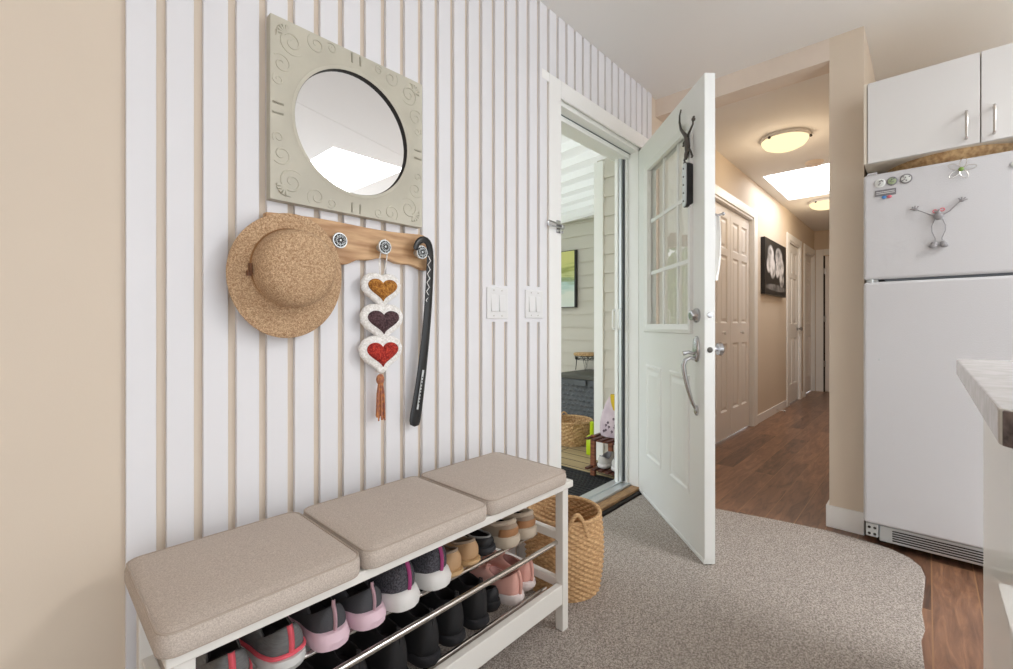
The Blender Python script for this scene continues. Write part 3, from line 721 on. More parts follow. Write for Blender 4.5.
def trimmed(m, rr=.003, heel=None):
    def f(t, path, ring, sp, L, Wd, Hh, c0, c1, wc):
        mb = MB(); mb.tube([path(a, s, 1) for a, s in ring], rr, 8, closed=True); obj('collar', mb, M[m], t)
        if heel:
            mb = MB(); rows = []
            for u in (.02, .15, .3, .45, .55):
                rows.append([(lambda p: (p[0]*1.02, p[1]-.0022, p[2]))(path(a, s, u)) for a, s in [r for r in ring if r[0] < .2 and r[1] < 0][::1]+[r for r in ring if r[0] < .2 and r[1] > 0]])
            mb.loft(rows, False, False, True, False); obj('heel_patch', mb, M[heel], t).modifiers.new('s', 'SOLIDIFY').thickness = .001
    return f
def tabbed(m):
    def f(t, path, ring, sp, L, Wd, Hh, c0, c1, wc):
        mb = MB(); p = path(0, 1, 1); mb.tube([(0, p[1]-.003, p[2]-.03), (0, p[1]-.006, p[2]), (0, p[1]-.004, p[2]+.02), (0, p[1]+.006, p[2]+.018), (0, p[1]+.004, p[2]-.015)], .003, 6); obj('pull_tab', mb, M[m], t)
    return f

S = lambda n, c, r=.7, **k: M.__setitem__(n, mat(n, c, r, **k))
S('knitgrey', (112, 112, 112), .8, var=.25, vscale=120, stretch=(.4, .4, 3)); S('coral', (232, 96, 110), .6); S('solelight', (206, 206, 204), .6)
S('darkgrey', (72, 72, 76), .8, bump=.3, bscale=250); S('pinksole', (226, 196, 208), .6); S('palepink', (214, 176, 188), .6)
S('blackknit', (40, 40, 46), .85, col2=(92, 90, 98), vscale=260); S('whitesole', (226, 224, 222), .5); S('magenta', (176, 70, 130), .7)
S('tan', (186, 150, 112), .6, bump=.2, bscale=120); S('tansole', (190, 156, 112), .6); S('taupe', (158, 140, 122), .8)
S('lining', (34, 30, 32), .9); S('fleece', (206, 190, 172), .95, bump=1, bscale=180); S('brownleather', (168, 122, 84), .6); S('clogsole', (196, 182, 164), .7)
S('blackshoe', (30, 30, 33), .6); S('blacksole', (44, 44, 48), .7); S('rose', (224, 170, 158), .7, bump=.3, bscale=200); S('whiterose', (232, 222, 220), .6); S('roseline', (176, 128, 122), .8)
S('greystrap', (150, 150, 150), .5)
zU = .301; yU = -.313
kw = dict(m_up='knitgrey', m_sole='solelight', m_lin='lining', Hh=.092, extra=banded('coral'))
shoe('sneaker', 'grey sneaker with coral heel stripe, closest to the near bench leg', 0.118, yU, zU, -.06, **kw)
shoe('sneaker', 'grey sneaker with coral heel stripe, second on the upper rack', 0.226, yU, zU, .05, **kw)
kw = dict(m_up='darkgrey', m_sole='pinksole', m_lin='lining', Hh=.090, sole=.036, flare=1.04, extra=striped('palepink', .0025, .012))
shoe('sneaker', 'charcoal sneaker with pale pink sole, beside the grey and coral pair', 0.318, yU, zU, -.05, **kw)
shoe('sneaker', 'charcoal sneaker with pale pink sole, beside the white-soled knit pair', 0.414, yU, zU, .03, **kw)
kw = dict(m_up='blackknit', m_sole='whitesole', m_lin='lining', Hh=.112, Hs=.085, Ht=.12, sole=.042, Wd=.053, flare=1.05, extra=striped('magenta', .005, .006))
shoe('sneaker', 'black knit sneaker with thick white sole and magenta heel, the nearer of its pair', 0.514, yU, zU, .16, **kw)
shoe('sneaker', 'black knit sneaker with thick white sole and magenta heel, the one beside the tan slippers', 0.624, yU+.01, zU, .08, **kw)
kw = dict(m_up='tan', m_sole='tansole', m_lin='taupe', Hh=.072, Hs=.058, Ht=.068, sole=.018, Wd=.043, L=.235, extra=trimmed('taupe', .004))
shoe('slipper', 'tan leather slipper next to the white-soled knit sneakers', 0.688, yU+.02, zU-.002, .05, cat='slipper', **kw)
shoe('slipper', 'tan leather slipper next to the black slip-on', 0.764, yU+.03, zU-.003, .03, cat='slipper', **kw)
shoe('slip_on', 'black slip-on shoe between the tan slippers and the fleece-lined clogs', 0.840, yU+.04, zU-.003, .0, m_up='blackshoe', m_sole='blacksole', m_lin='lining', Hh=.055, Hs=.05, Ht=.06, sole=.025, extra=trimmed('greystrap', .003), Wd=.042, L=.24)
kw = dict(m_up='taupe', m_sole='clogsole', m_lin='lining', Hh=.082, Hs=.07, Ht=.078, sole=.036, Wd=.047, L=.24, extra=trimmed('fleece', .008, 'brownleather'))
shoe('clog', 'taupe fleece-lined clog beside the black slip-on', 0.920, yU+.01, zU, .02, cat='clog', **kw)
shoe('clog', 'taupe fleece-lined clog at the far end of the upper rack', 1.006, yU+.01, zU, .0, cat='clog', **kw)
zL = .128; yL = -.33
kw = dict(m_up='blackmatte', m_sole='blacksole', m_lin='lining', Hh=.125, Hs=.118, Ht=.13, sole=.028, Wd=.044, open_=.45, extra=tabbed('blackshoe'))
bl = ['black ankle boot nearest the camera on the lower rack', 'black ankle boot second from the near end of the lower rack', 'black ankle boot third from the near end of the lower rack', 'black ankle boot fourth from the near end of the lower rack', 'black ankle boot fifth from the near end of the lower rack', 'black ankle boot sixth from the near end of the lower rack', 'black ankle boot beside the black low shoe on the lower rack']
for x, l in zip((.16, .265, .37, .475, .575, .67, .762), bl): shoe('ankle_boot', l, x, yL+(.01 if x > .6 else 0), zL, random.uniform(-.05, .05), cat='boot', tilt=-.05, **kw)
shoe('low_shoe', 'black low shoe with a blocky heel beside the pink sneakers', .848, yL+.04, zL, .12, m_up='blackshoe', m_sole='blackshoe', m_lin='lining', Hh=.07, Hs=.05, Ht=.055, sole=.03, Wd=.036, L=.22, tilt=-.05, extra=trimmed('blacksole', .002))
kw = dict(m_up='rose', m_sole='whiterose', m_lin='roseline', Hh=.10, Hs=.07, Ht=.085, sole=.03, Wd=.041, L=.235, tilt=-.06, extra=striped('rose', .006, .004))
shoe('sneaker', 'pink sneaker beside the black low shoe on the lower rack', .925, yL+.01, zL, .12, **kw)
shoe('sneaker', 'pink sneaker at the far end of the lower rack', 1.006, yL+.03, zL, .06, **kw)

# ------------------------------------------------------------------ woven basket beside the bench
def basket(name, label, c, R0, R1, h, m, handles=True, rows=30, cols=56, rim=.008):
    b = thing(name, label, 'basket', c)
    n = cols*4; loops = []
    nr = rows*3
    for i in range(nr+1):
        z = h*i/nr; t = i/nr; r = R0+(R1-R0)*t+.012*math.sin(PI*t)*(1 if R1 <= R0*1.05 else .4); row = []
        for k in range(n):
            a = 2*PI*k/n; rowi = int(t*rows-.001)
            d = .0048*math.sin(a*cols/1.0*.5+PI*(rowi % 2))*abs(math.sin(PI*t*rows))+.002*abs(math.sin(PI*t*rows))
            row.append(((r+d)*math.cos(a), (r+d)*math.sin(a), z))
        loops.append(row)
    mb = MB(); mb.loft(loops, True, False); inn = [[(p[0]*.95, p[1]*.95, max(p[2], .006)) for p in l] for l in loops[::-1]]
    mb.loft([loops[-1]]+inn, False, True); obj('body', mb, m, b)
    mb = MB(); mb.tube([((R1*.985)*math.cos(2*PI*k/48), (R1*.985)*math.sin(2*PI*k/48), h+.002*math.sin(k*PI)) for k in range(48)], rim, 8, closed=True); obj('rim', mb, m, b)
    if handles:
        for a in (.95, .95+PI):
            mb = MB(); pts = []
            for q in range(15):
                s = q/14; aa = a+(s-.5)*.62; zz = h-.05+.085*math.sin(PI*s); pts.append((R1*1.0*math.cos(aa)*(1.02), R1*1.02*math.sin(aa), zz))
            mb.tube(pts, .008, 8); obj('handle', mb, m, b)
    return b
basket('laundry_basket', 'tall round woven seagrass basket standing past the end of the bench', (1.285, -.226, .011), .132, .138, .282, M['seagrass'])

# ------------------------------------------------------------------ rug
mb = MB(); o = []
def curve(pts, n=6):
    out = []
    for i in range(len(pts)-1):
        for k in range(n): t = k/n; out.append((pts[i][0]+(pts[i+1][0]-pts[i][0])*t, pts[i][1]+(pts[i+1][1]-pts[i][1])*t))
    return out
R_ = [(-1.2, -.02), (2.40, -.022), (2.425, -.40), (2.49, -.70), (2.523, -.92), (2.515, -1.06), (2.495, -1.14), (2.45, -1.205), (2.39, -1.238), (2.30, -1.252), (2.15, -1.248), (2.0, -1.243), (1.88, -1.252), (1.80, -1.243), (1.64, -1.252), (1.2, -1.248), (-1.2, -1.25)]
o = curve(R_+[R_[0]])
mb.loft([[(x, y, z) for x, y in o] for z in (.0005, .006)]+[[(x+(-.003 if x > 0 else .003), y+(.004 if y < -.6 else -.004), .0105) for x, y in o]], True, True, False)
tag(obj('entry_rug', mb, M['rug']), 'large grey speckled loop rug covering the entry floor', 'rug')

# ------------------------------------------------------------------ hallway: picture, lights, detector, door stop
pc = thing('canvas_picture', 'black canvas print with pale white blossoms on the hallway wall', 'picture', (5.575, WB, 1.33))
mb = MB(); mb.box(5.10, 6.05, -.028, WB, 1.335, 1.93); obj('canvas_edge', mb, M['black'], pc, bevel=.003, world=True)
def orchid_mat():
    m = mat('canvas_print', (14, 13, 14), .5); nt = m.node_tree; b = nt.nodes['Principled BSDF']; L = nt.links
    acc = None; geo = nt.nodes['Mapping']
    ns = nd(nt, 'ShaderNodeTexNoise', Scale=9, Detail=5); L.new(geo.outputs[0], ns.inputs['Vector'])
    for (px, pz, rx, rz) in ((-.24, .42, .15, .12), (-.16, .30, .13, .12), (.12, .44, .17, .11), (.22, .33, .15, .13), (.05, .30, .10, .10), (-.32, .32, .10, .09), (.25, .2, .12, .1), (.0, .09, .5, .04)):
        mp = nd(nt, 'ShaderNodeMapping'); L.new(geo.outputs[0], mp.inputs['Vector']); mp.vector_type = 'POINT'
        mp.inputs['Location'].default_value = (-px/rx, 0, -pz/rz); mp.inputs['Scale'].default_value = (1/rx, 0, 1/rz)
        ln = nd(nt, 'ShaderNodeVectorMath', operation='LENGTH'); L.new(mp.outputs[0], ln.inputs[0])
        mr_ = nd(nt, 'ShaderNodeMapRange'); L.new(ln.outputs['Value'], mr_.inputs['Value']); mr_.inputs['From Min'].default_value = 1.05; mr_.inputs['From Max'].default_value = .75
        if rx > .3: mr_.inputs['To Max'].default_value = .3
        if acc:
            a = nd(nt, 'ShaderNodeMath', operation='MAXIMUM'); L.new(acc, a.inputs[0]); L.new(mr_.outputs[0], a.inputs[1]); acc = a.outputs[0]
        else: acc = mr_.outputs[0]
    r = nd(nt, 'ShaderNodeMapRange'); L.new(ns.outputs['Fac'], r.inputs['Value']); r.inputs['From Min'].default_value = .3; r.inputs['From Max'].default_value = .6
    a = nd(nt, 'ShaderNodeMath', operation='MULTIPLY'); L.new(acc, a.inputs[0]); L.new(r.outputs[0], a.inputs[1])
    mx = nd(nt, 'ShaderNodeMix', data_type='RGBA'); L.new(a.outputs[0], mx.inputs[0]); mx.inputs[6].default_value = lin((14, 13, 14)); mx.inputs[7].default_value = lin((225, 222, 222))
    L.new(mx.outputs[2], b.inputs['Base Color']); return m
mb = MB(); mb.add([(5.105, -.0285, 1.34), (6.045, -.0285, 1.34), (6.045, -.0285, 1.925), (5.105, -.0285, 1.925)], [(0, 1, 2, 3)]); obj('printed_face', mb, orchid_mat(), pc, world=True)

lampglass = None
def dome(x, y, r, label):
    l = thing('ceiling_light', label, 'ceiling light', (x, y, H), group='hallway ceiling lights')
    mb = MB(); mb.lathe([(r*.98, 0), (r*1.0, -.012), (r*.96, -.026), (r*.90, -.028)], 40); obj('base_ring', mb, M['trim'], l)
    mb = MB(); mb.lathe([(r*.96, -.022), (r*.93, -.04), (r*.8, -.068), (r*.55, -.088), (r*.25, -.097), (.002, -.099)], 40, None, False, True)
    obj('glass_bowl', mb, M['lampglow'], l)
    for a in (.6, .6+PI*2/3, .6+PI*4/3):
        mb = MB(); mb.ball((r*1.0*math.cos(a), r*1.0*math.sin(a), -.03), .011, 10, 6); obj('finial', mb, M['darkmetal'], l)
M['lampglow'] = emit('lamp_glow', (255, 228, 176), .9)
dome(3.83, -.46, .165, 'lit domed ceiling light nearer the beam, in front of the skylight')
dome(6.19, -.395, .165, 'lit domed ceiling light beyond the skylight')
sd = thing('smoke_detector', 'round off-white smoke detector beside the hallway skylight', 'smoke detector', (4.61, -.53, H))
mb = MB(); mb.lathe([(.07, 0), (.07, -.012), (.06, -.028), (.035, -.034), (.002, -.034)], 30); obj('housing', mb, M['beam'], sd)
mb = MB(); mb.lathe([(.03, -.034), (.028, -.038), (.002, -.039)], 20); obj('cover', mb, M['beam'], sd)
ds = thing('door_stop', 'spring door stop screwed to the hallway baseboard below the picture', 'door stop', (5.75, .006, .04))
mb = MB(); mb.tube([(5.75+.007*math.cos(i*1.1), .006-.0016*i, .035+.007*math.sin(i*1.1)) for i in range(46)], .002, 5); obj('spring', mb, M['steel'], ds, world=True)
mb = MB(); mb.ball((5.75, -.072, .035), .011, 10, 6); obj('rubber_tip', mb, M['cream'], ds, world=True)
# skylights
M['sky'] = emit('skylight_glow', (255, 255, 255), 15.0); M['sky2'] = emit('skylight_glow_hall', (255, 255, 255), 4.4)
for nm, (a, b, c, d), hz, m, l in (('window_1', SKY1, .2, 'sky', 'bright skylight in the entry ceiling, seen in the round mirror'), ('window_2', SKY2, .05, 'sky2', 'bright rectangular skylight in the hallway ceiling')):
    w = thing(nm, l, 'skylight', ((a+b)/2, (c+d)/2, H), kind=ST)
    mb = MB(); mb.add([(a, c, H+hz), (b, c, H+hz), (b, d, H+hz), (a, d, H+hz)], [(0, 1, 2, 3)]); obj('skylight_pane', mb, M[m], w, world=True)
    mb = MB()
    for q in (0, .008): mb.box(a+q, a+q+.006, c, d, H+hz-.02-q, H+hz-.001); mb.box(b-q-.006, b-q, c, d, H+hz-.02-q, H+hz-.001)
    mb.box(a, b, c, c+.006, H+hz-.02, H+hz-.001); mb.box(a, b, d-.006, d, H+hz-.02, H+hz-.001); obj('skylight_frame', mb, M['trim'], w, world=True)
    if nm == 'window_2':
        mb = MB(); rn = random.Random(5)
        for q in range(8):
            x = 4.9+.09*q+rn.uniform(-.02, .02); y = -.16+rn.uniform(-.02, .02)
            mb.tube([(x, y, H+hz-.004), (x+.03, y-.02, H+hz-.004), (x+.05, y+.015, H+hz-.004), (x+.075, y+rn.uniform(-.02, .02), H+hz-.004)], .0035, 5)
        for q in range(4):
            x = 4.86+.11*q; y = -.52-.02*q; mb.tube([(x, y, H+hz-.004), (x+.03, y-.012, H+hz-.004)], .003, 5)
        obj('surface_cracks', mb, M['resin'], w, world=True)

# ------------------------------------------------------------------ fridge
FX = 2.474; FY0, FY1 = -1.80, -1.043
fg = thing('refrigerator', 'white two-door fridge with pebbled doors beside the beige post', 'refrigerator', (2.85, -1.42, 0))
mb = MB(); mb.box(FX+.068, 3.24, FY0+.006, FY1-.006, .03, 1.672); obj('cabinet_body', mb, M['fridge'], fg, bevel=.01, world=True)
mb = MB(); mb.box(FX+.055, FX+.07, FY0+.012, FY1-.012, .1, 1.67); obj('door_gasket', mb, M['resin'], fg, world=True)
for nm, z0, z1 in (('freezer_door', 1.214, 1.69), ('fridge_door', .109, 1.203)):
    mb = MB(); mb.box(FX, FX+.056, FY0, FY1, z0, z1); obj(nm, mb, M['fridge'], fg, bevel=.012, seg=3, world=True)
mb = MB(); mb.box(FX+.012, FX+.05, FY0, FY1-.075, 1.200, 1.217); obj('handle_groove', mb, M['resin'], fg, world=True)
mb = MB(); mb.box(FX+.006, FX+.05, FY1-.052, FY1-.014, 1.2035, 1.2135); mb.tube([(FX+.012, FY1-.03, 1.198), (FX+.012, FY1-.03, 1.219)], .008, 10); obj('middle_hinge', mb, M['alu'], fg, bevel=.002, world=True)
mb = MB(); mb.box(FX+.01, FX+.06, FY1-.05, FY1-.012, 1.69, 1.701); obj('top_hinge_cover', mb, M['fridge'], fg, bevel=.005, world=True)
gr = MB(); gr.box(FX+.03, FX+.05, FY0+.01, FY1-.055, .03, .1); go = obj('toe_grille', gr, M['alu'], fg, bevel=.004, world=True)
mb = MB()
for i in range(5): mb.box(FX+.027, FX+.031, FY0+.02, FY1-.1, .042+.0105*i, .0465+.0105*i)
obj('grille_slots', mb, M['dark'], go, world=True)
mb = MB(); mb.box(FX+.018, FX+.052, FY1-.052, FY1-.008, .045, .104); bo = obj('bottom_hinge', mb, M['alu'], fg, bevel=.003, world=True)
for a in (-.02, -.04):
    for z in (.058, .086): mb = MB(); mb.ball((FX+.018, FY1+a, z), (.003, .006, .006), 8, 6); obj('hinge_screw', mb, M['dark'], bo, world=True)
for y in (FY1-.06, FY0+.06):
    mb = MB(); mb.lathe([(.02, 0), (.02, .03)], 12, Matrix.Translation((FX+.12, y, 0))); obj('foot', mb, M['black'], fg, world=True)
mb = MB(); mb.ball((FX, -1.1, .855), (.002, .005, .005), 10, 6); obj('screw_cap', mb, M['alu'], fg, world=True)

# magnets
GM = 'magnets on the freezer door'
S('magnetgreen', (150, 165, 130), .4); S('magnetwhite', (226, 228, 226), .3); S('bluepaint', (70, 130, 190), .5); S('redpaint', (206, 110, 120), .5); S('magnetgrey', (120, 118, 122), .4); S('stone', (142, 140, 142), .35); S('tealgem', (120, 150, 70), .3)
S('paleface', (205, 208, 205), .4)
def disc(y, z, label, face, ring, r=.019):
    d = thing('round_magnet', label, 'magnet', (FX, y, z), group=GM)
    R = Matrix.Translation((FX+.0002, y, z)) @ Matrix.Rotation(-PI/2, 4, 'Y')
    mb = MB(); mb.lathe([(r, 0), (r, .003), (r*.86, .005)], 26, R); obj('magnet_rim', mb, M[ring], d, world=True)
    mb = MB(); mb.lathe([(r*.85, .0045), (r*.6, .006), (.001, .0065)], 26, R); f = obj('magnet_face', mb, M[face], d, world=True)
    mb = MB(); rn = random.Random(label)
    for q in range(6): mb.ball((FX-.0065, y+rn.uniform(-.6, .6)*r, z+rn.uniform(-.6, .6)*r), (.001, .003, .003), 6, 4)
    obj('face_pattern', mb, M['magnetgrey'], f, world=True)
disc(-1.1025, 1.6435, 'round pale magnet farthest left on the freezer door', 'paleface', 'magnetwhite')
disc(-1.1435, 1.6445, 'round greenish magnet between the two other round magnets', 'magnetgreen', 'magnetgrey')
disc(-1.190, 1.645, 'round glass magnet with dark rim on the right of the three', 'paleface', 'magnetgrey', .021)
mg = thing('striped_magnet', 'grey striped rectangular magnet with blue and red beads under the round magnets', 'magnet', (FX, -1.12, 1.6), group=GM)
mb = MB(); mb.box(FX-.004, FX, -1.157, -1.085, 1.586, 1.613); obj('plate', mb, M['magnetgrey'], mg, bevel=.001, world=True)
mb = MB()
for z in (1.595, 1.602): mb.box(FX-.0045, FX-.0035, -1.152, -1.09, z, z+.002)
obj('stripe', mb, M['magnetwhite'], mg, world=True)
for y, m in ((-1.1163, 'bluepaint'), (-1.1345, 'redpaint')):
    mb = MB(); mb.ball((FX-.004, y, 1.578), (.004, .0085, .007), 12, 8); obj('bead', mb, M[m], mg, world=True)
fl = thing('flower_magnet', 'wire flower magnet with a green centre high on the freezer door', 'magnet', (FX, -1.3585, 1.646), group=GM)
for q in range(5):
    a = .55+q*2*PI/5; mb = MB(); pts = []
    for i in range(17):
        s = 2*PI*i/17; u = .022*(1-math.cos(s)); v = .010*math.sin(s); pts.append((FX-.006-.004*math.sin(s/2), -1.3585+u*math.cos(a)-v*math.sin(a), 1.646+u*math.sin(a)+v*math.cos(a)))
    mb.tube(pts, .0011, 5, closed=True); obj('petal', mb, M['steel'], fl, world=True)
mb = MB(); mb.ball((FX-.006, -1.3585, 1.646), (.006, .009, .009), 12, 8); obj('flower_centre', mb, M['tealgem'], fl, world=True)
ff = thing('figure_magnet', 'grey wire-limbed figure magnet with raised arms and big feet on the freezer door', 'magnet', (FX, -1.29, 1.34), group=GM)
X = FX-.010
mb = MB(); mb.ball((X, -1.2915, 1.464), (.009, .0165, .0145), 14, 8); obj('body', mb, M['stone'], ff, world=True)
mb = MB(); mb.ball((X, -1.290, 1.481), (.008, .009, .009), 12, 8); mb.ball((X-.006, -1.294, 1.488), (.004, .004, .004), 8, 6); obj('head', mb, M['stone'], ff, world=True)
mb = MB()
for y, z in ((-1.281, 1.486), (-1.3035, 1.490)): mb.tube([(X, y+.0065*math.cos(2*PI*k/12), z+.0065*math.sin(2*PI*k/12)) for k in range(12)], .0022, 6, closed=True)
obj('ear', mb, M['redpaint'], ff, world=True)
for pts in ([(-1.279, 1.466), (-1.255, 1.482), (-1.231, 1.498), (-1.225, 1.503)], [(-1.301, 1.466), (-1.325, 1.480), (-1.345, 1.503), (-1.355, 1.514)]):
    mb = MB(); mb.tube([(X, y, z) for y, z in pts], .0021, 6); o = obj('arm', mb, M['stone'], ff, world=True)
    ey, ez = pts[-1]; sg = 1 if ey > -1.3 else -1
    mb = MB(); mb.ball((X, ey+sg*.006, ez+.003), (.004, .009, .006), 10, 6)
    for a in (.2, .9, 1.6, 2.3): mb.tube([(X, ey+sg*.006, ez+.003), (X, ey+sg*(.006+.016*math.cos(a)), ez+.003+.014*math.sin(a))], .0026, 6)
    obj('hand', mb, M['stone'], o, world=True)
for s in (-1, 1):
    mb = MB(); mb.tube([(X, -1.292+s*.012, 1.452), (X, -1.292+s*.021, 1.425), (X, -1.292+s*.020, 1.400), (X, -1.292+s*.010, 1.372), (X, -1.292+s*.011, 1.362)], .0021, 6); o = obj('leg', mb, M['stone'], ff, world=True)
    mb = MB(); mb.ball((X, -1.292+s*.014, 1.347), (.009, .012, .013), 12, 8); mb.ball((X-.004, -1.292+s*.017, 1.340), (.010, .013, .009), 12, 8); obj('foot', mb, M['stone'], o, world=True)
em = thing('fish_magnet', 'pale grey magnet at the right picture edge of the freezer door', 'magnet', (FX, -1.505, 1.63), group=GM)
mb = MB(); mb.ball((FX-.003, -1.507, 1.631), (.004, .014, .012), 14, 8); obj('body', mb, M['paleface'], em, world=True)

# woven tray on the fridge
tr = thing('woven_tray', 'round woven rattan tray lying on top of the fridge', 'tray', (2.80, -1.33, 1.672))
mb = MB(); mb.lathe([(.2, 0), (.225, .02), (.235, .05), (.24, .075), (.23, .078), (.222, .05), (.205, .02), (.001, .012)], 60, Matrix.Translation((2.74, -1.345, 1.6725)), True, True); obj('tray_body', mb, M['rattan'], tr, world=True)
mb = MB(); mb.tube([(2.74+.236*math.cos(2*PI*k/60), -1.345+.236*math.sin(2*PI*k/60), 1.748+.0015*(k % 2)) for k in range(60)], .006, 8, closed=True); obj('tray_rim', mb, M['rattan'], tr, world=True)

# ------------------------------------------------------------------ wall cabinet over the fridge
cb = thing('wall_cabinet', 'white two-door wall cabinet hung above the fridge', 'cabinet', (2.9, -1.42, 1.735))
CXF = 2.4545
mb = MB(); mb.box(CXF+.019, 3.32, -1.80, -1.046, 1.74, 2.098); obj('carcass', mb, M['cabside'], cb, bevel=.001, world=True)
mb = MB(); mb.box(CXF+.004, CXF+.019, -1.0575, -1.046, 1.737, 2.1); obj('edge_strip', mb, M['cabside'], cb, bevel=.001, world=True)
for y0, y1, hy_ in ((-1.411, -1.060, -1.3725), (-1.7655, -1.4145, -1.449)):
    mb = MB(); mb.box(CXF, CXF+.018, y0, y1, 1.737, 2.098); d = obj('cabinet_door', mb, M['cab'], cb, bevel=.002, world=True)
    mb = MB(); mb.tube([(CXF, hy_, 1.762), (CXF-.028, hy_, 1.762), (CXF-.03, hy_, 1.764), (CXF-.03, hy_, 1.862), (CXF-.028, hy_, 1.864), (CXF, hy_, 1.864)], .0052, 10); obj('bar_handle', mb, M['steel'], d, world=True)

# ------------------------------------------------------------------ peninsula worktop
pn = thing('kitchen_peninsula', 'grey stone-look worktop on an added hazy panel at the right picture edge', 'counter', (1.17, -1.75, 0))
o = rrect(.612, 1.717, -2.2, -1.3185, .03, 6)
mb = MB(); mb.loft([[(x, y, z) for x, y in o] for z in (.866, .91)], True, True, False); obj('worktop', mb, M['laminate'], pn, bevel=.003, world=True)
S('shaded_laminate', (120, 104, 98), .3, col2=(62, 50, 46), vscale=70, detail=8)  # same mottled laminate as the worktop, darkened in colour as its shaded end
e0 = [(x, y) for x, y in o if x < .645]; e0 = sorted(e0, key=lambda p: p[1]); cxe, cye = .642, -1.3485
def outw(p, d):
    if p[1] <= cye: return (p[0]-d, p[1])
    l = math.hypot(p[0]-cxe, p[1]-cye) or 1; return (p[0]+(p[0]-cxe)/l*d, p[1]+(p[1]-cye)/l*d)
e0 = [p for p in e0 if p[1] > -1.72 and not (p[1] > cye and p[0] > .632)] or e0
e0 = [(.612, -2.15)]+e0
mb = MB(); mb.loft([[(*outw(p, d), z) for p in e0] for d, z in ((.0003, .867), (.0018, .868), (.0018, .9075), (.0003, .9088))], False, False, True, False); eo = obj('shaded_end', mb, M['shaded_laminate'], pn, world=True); eo['label'] = 'brown mottled near end of the worktop, painted darker for shade'
mb = MB(); mb.box(.70, 1.665, -1.379, -1.371, .0, .8655); obj('haze_panel', mb, M['ghost'], pn, world=True)  # added hazy sheet, stands in for the half blended-out white counter base
o = rrect(1.3, 2.44, -2.1, -1.458, .02, 4)
mb = MB(); mb.loft([[(x, y, z) for x, y in o] for z in (.0005, .008)], True, True, False); tag(obj('kitchen_mat', mb, M['curtain'], bevel=.002), 'pale mat on the wood floor in front of the fridge, seen through the hazy panel', 'mat')

# ------------------------------------------------------------------ porch outside the door
DZ = -.10
mb = MB(); mb.box(.2, 4.6, .16, 3.2, DZ-.15, DZ); tag(obj('floor_porch', mb, M['deck']), 'weathered plank deck of the porch outside the doorway', 'deck', kind=ST)
def siding(mb, kind, fixed, a0, a1, z0, z1, e=.155, t=.017):
    z = z0
    while z < z1:
        zt = min(z+e+.01, z1)
        if kind == 'x':   # wall facing -x at x = fixed
            v = [(fixed-t, a0, z), (fixed, a0, z), (fixed-.004, a0, zt), (fixed, a0, zt)]; v2 = [(p[0], a1, p[2]) for p in v]
        else:
            v = [(a0, fixed+t, z), (a0, fixed, z), (a0, fixed+.004, zt), (a0, fixed, zt)]; v2 = [(a1, p[1], p[2]) for p in v]
        mb.add(v+v2, [(0, 1, 3, 2), (4, 6, 7, 5), (0, 2, 6, 4), (1, 5, 7, 3), (0, 4, 5, 1), (2, 3, 7, 6)]); z += e
mb = MB(); mb.box(4.4, 4.55, .7, 3.0, DZ, 2.5); siding(mb, 'x', 4.4, .76, 3.0, DZ, 2.26)
tag(obj('wall_porch', mb, M['siding']), 'beige lap-sided wall at the far end of the porch', 'wall', kind=ST)
mb = MB(); mb.box(3.1, 4.4, .16, .745, DZ, 2.5); siding(mb, 'x', 3.1, .16, .67, DZ-.02, 2.36)
wc_ = tag(obj('wall_closet', mb, M['siding']), 'beige lap-sided closet bump-out on the porch', 'wall', kind=ST)
mb = MB(); mb.box(3.068, 3.1, .67, .755, DZ, 2.345); obj('corner_board', mb, M['porchwhite'], wc_, bevel=.003)
mb = MB(); mb.box(4.36, 4.4, .76, 3.0, 2.255, 2.30); tag(obj('trim_7', mb, M['siding']), 'beige trim board along the top of the porch siding', 'trim', kind=ST)
# corrugated roof, sloping gently outward
mb = MB(); prof = []
x = .4
while x < 4.7:
    prof += [(x, 0), (x+.10, 0), (x+.125, -.05), (x+.215, -.05), (x+.24, 0)]; x += .265
def roofz(y): return 2.415-.06*y
mb.loft([[(px, y, roofz(y)+pz) for px, pz in prof] for y in (.16, 3.3)], False, False, False, False)
tag(obj('ceiling_porch', mb, M['roof']), 'white corrugated porch roof seen through the doorway', 'roof', kind=ST)
mb = MB(); mb.box(.3, 4.8, 3.25, 3.33, 2.03, 2.23); tag(obj('trim_8', mb, M['rackwood']), 'brown fascia board along the porch roof edge, reflected in the door window', 'trim', kind=ST)
# screen door frame beside the jamb
sc_ = thing('screen_door', 'white retracted screen door edge with two slim handles in the doorway', 'screen door', (2.345, .15, .05))
mb = MB(); mb.box(2.335, 2.375, .128, .150, .05, 2.03); obj('stile', mb, M['porchwhite'], sc_, bevel=.002, world=True)
mb = MB(); mb.box(2.345, 2.362, .110, .128, .05, 2.03); obj('track', mb, M['alu'], sc_, bevel=.002, world=True)
mb = MB(); mb.box(2.363, 2.375, .106, .129, .05, 2.03); obj('brush_seal', mb, M['resin'], sc_, world=True)
for y in (.152, .112):
    mb = MB(); mb.tube([(2.338, y, .985), (2.322, y, .985), (2.316, y, .997), (2.316, y, 1.09), (2.322, y, 1.102), (2.338, y, 1.102)], .005, 8); obj('handle', mb, M['porchwhite'], sc_, world=True)
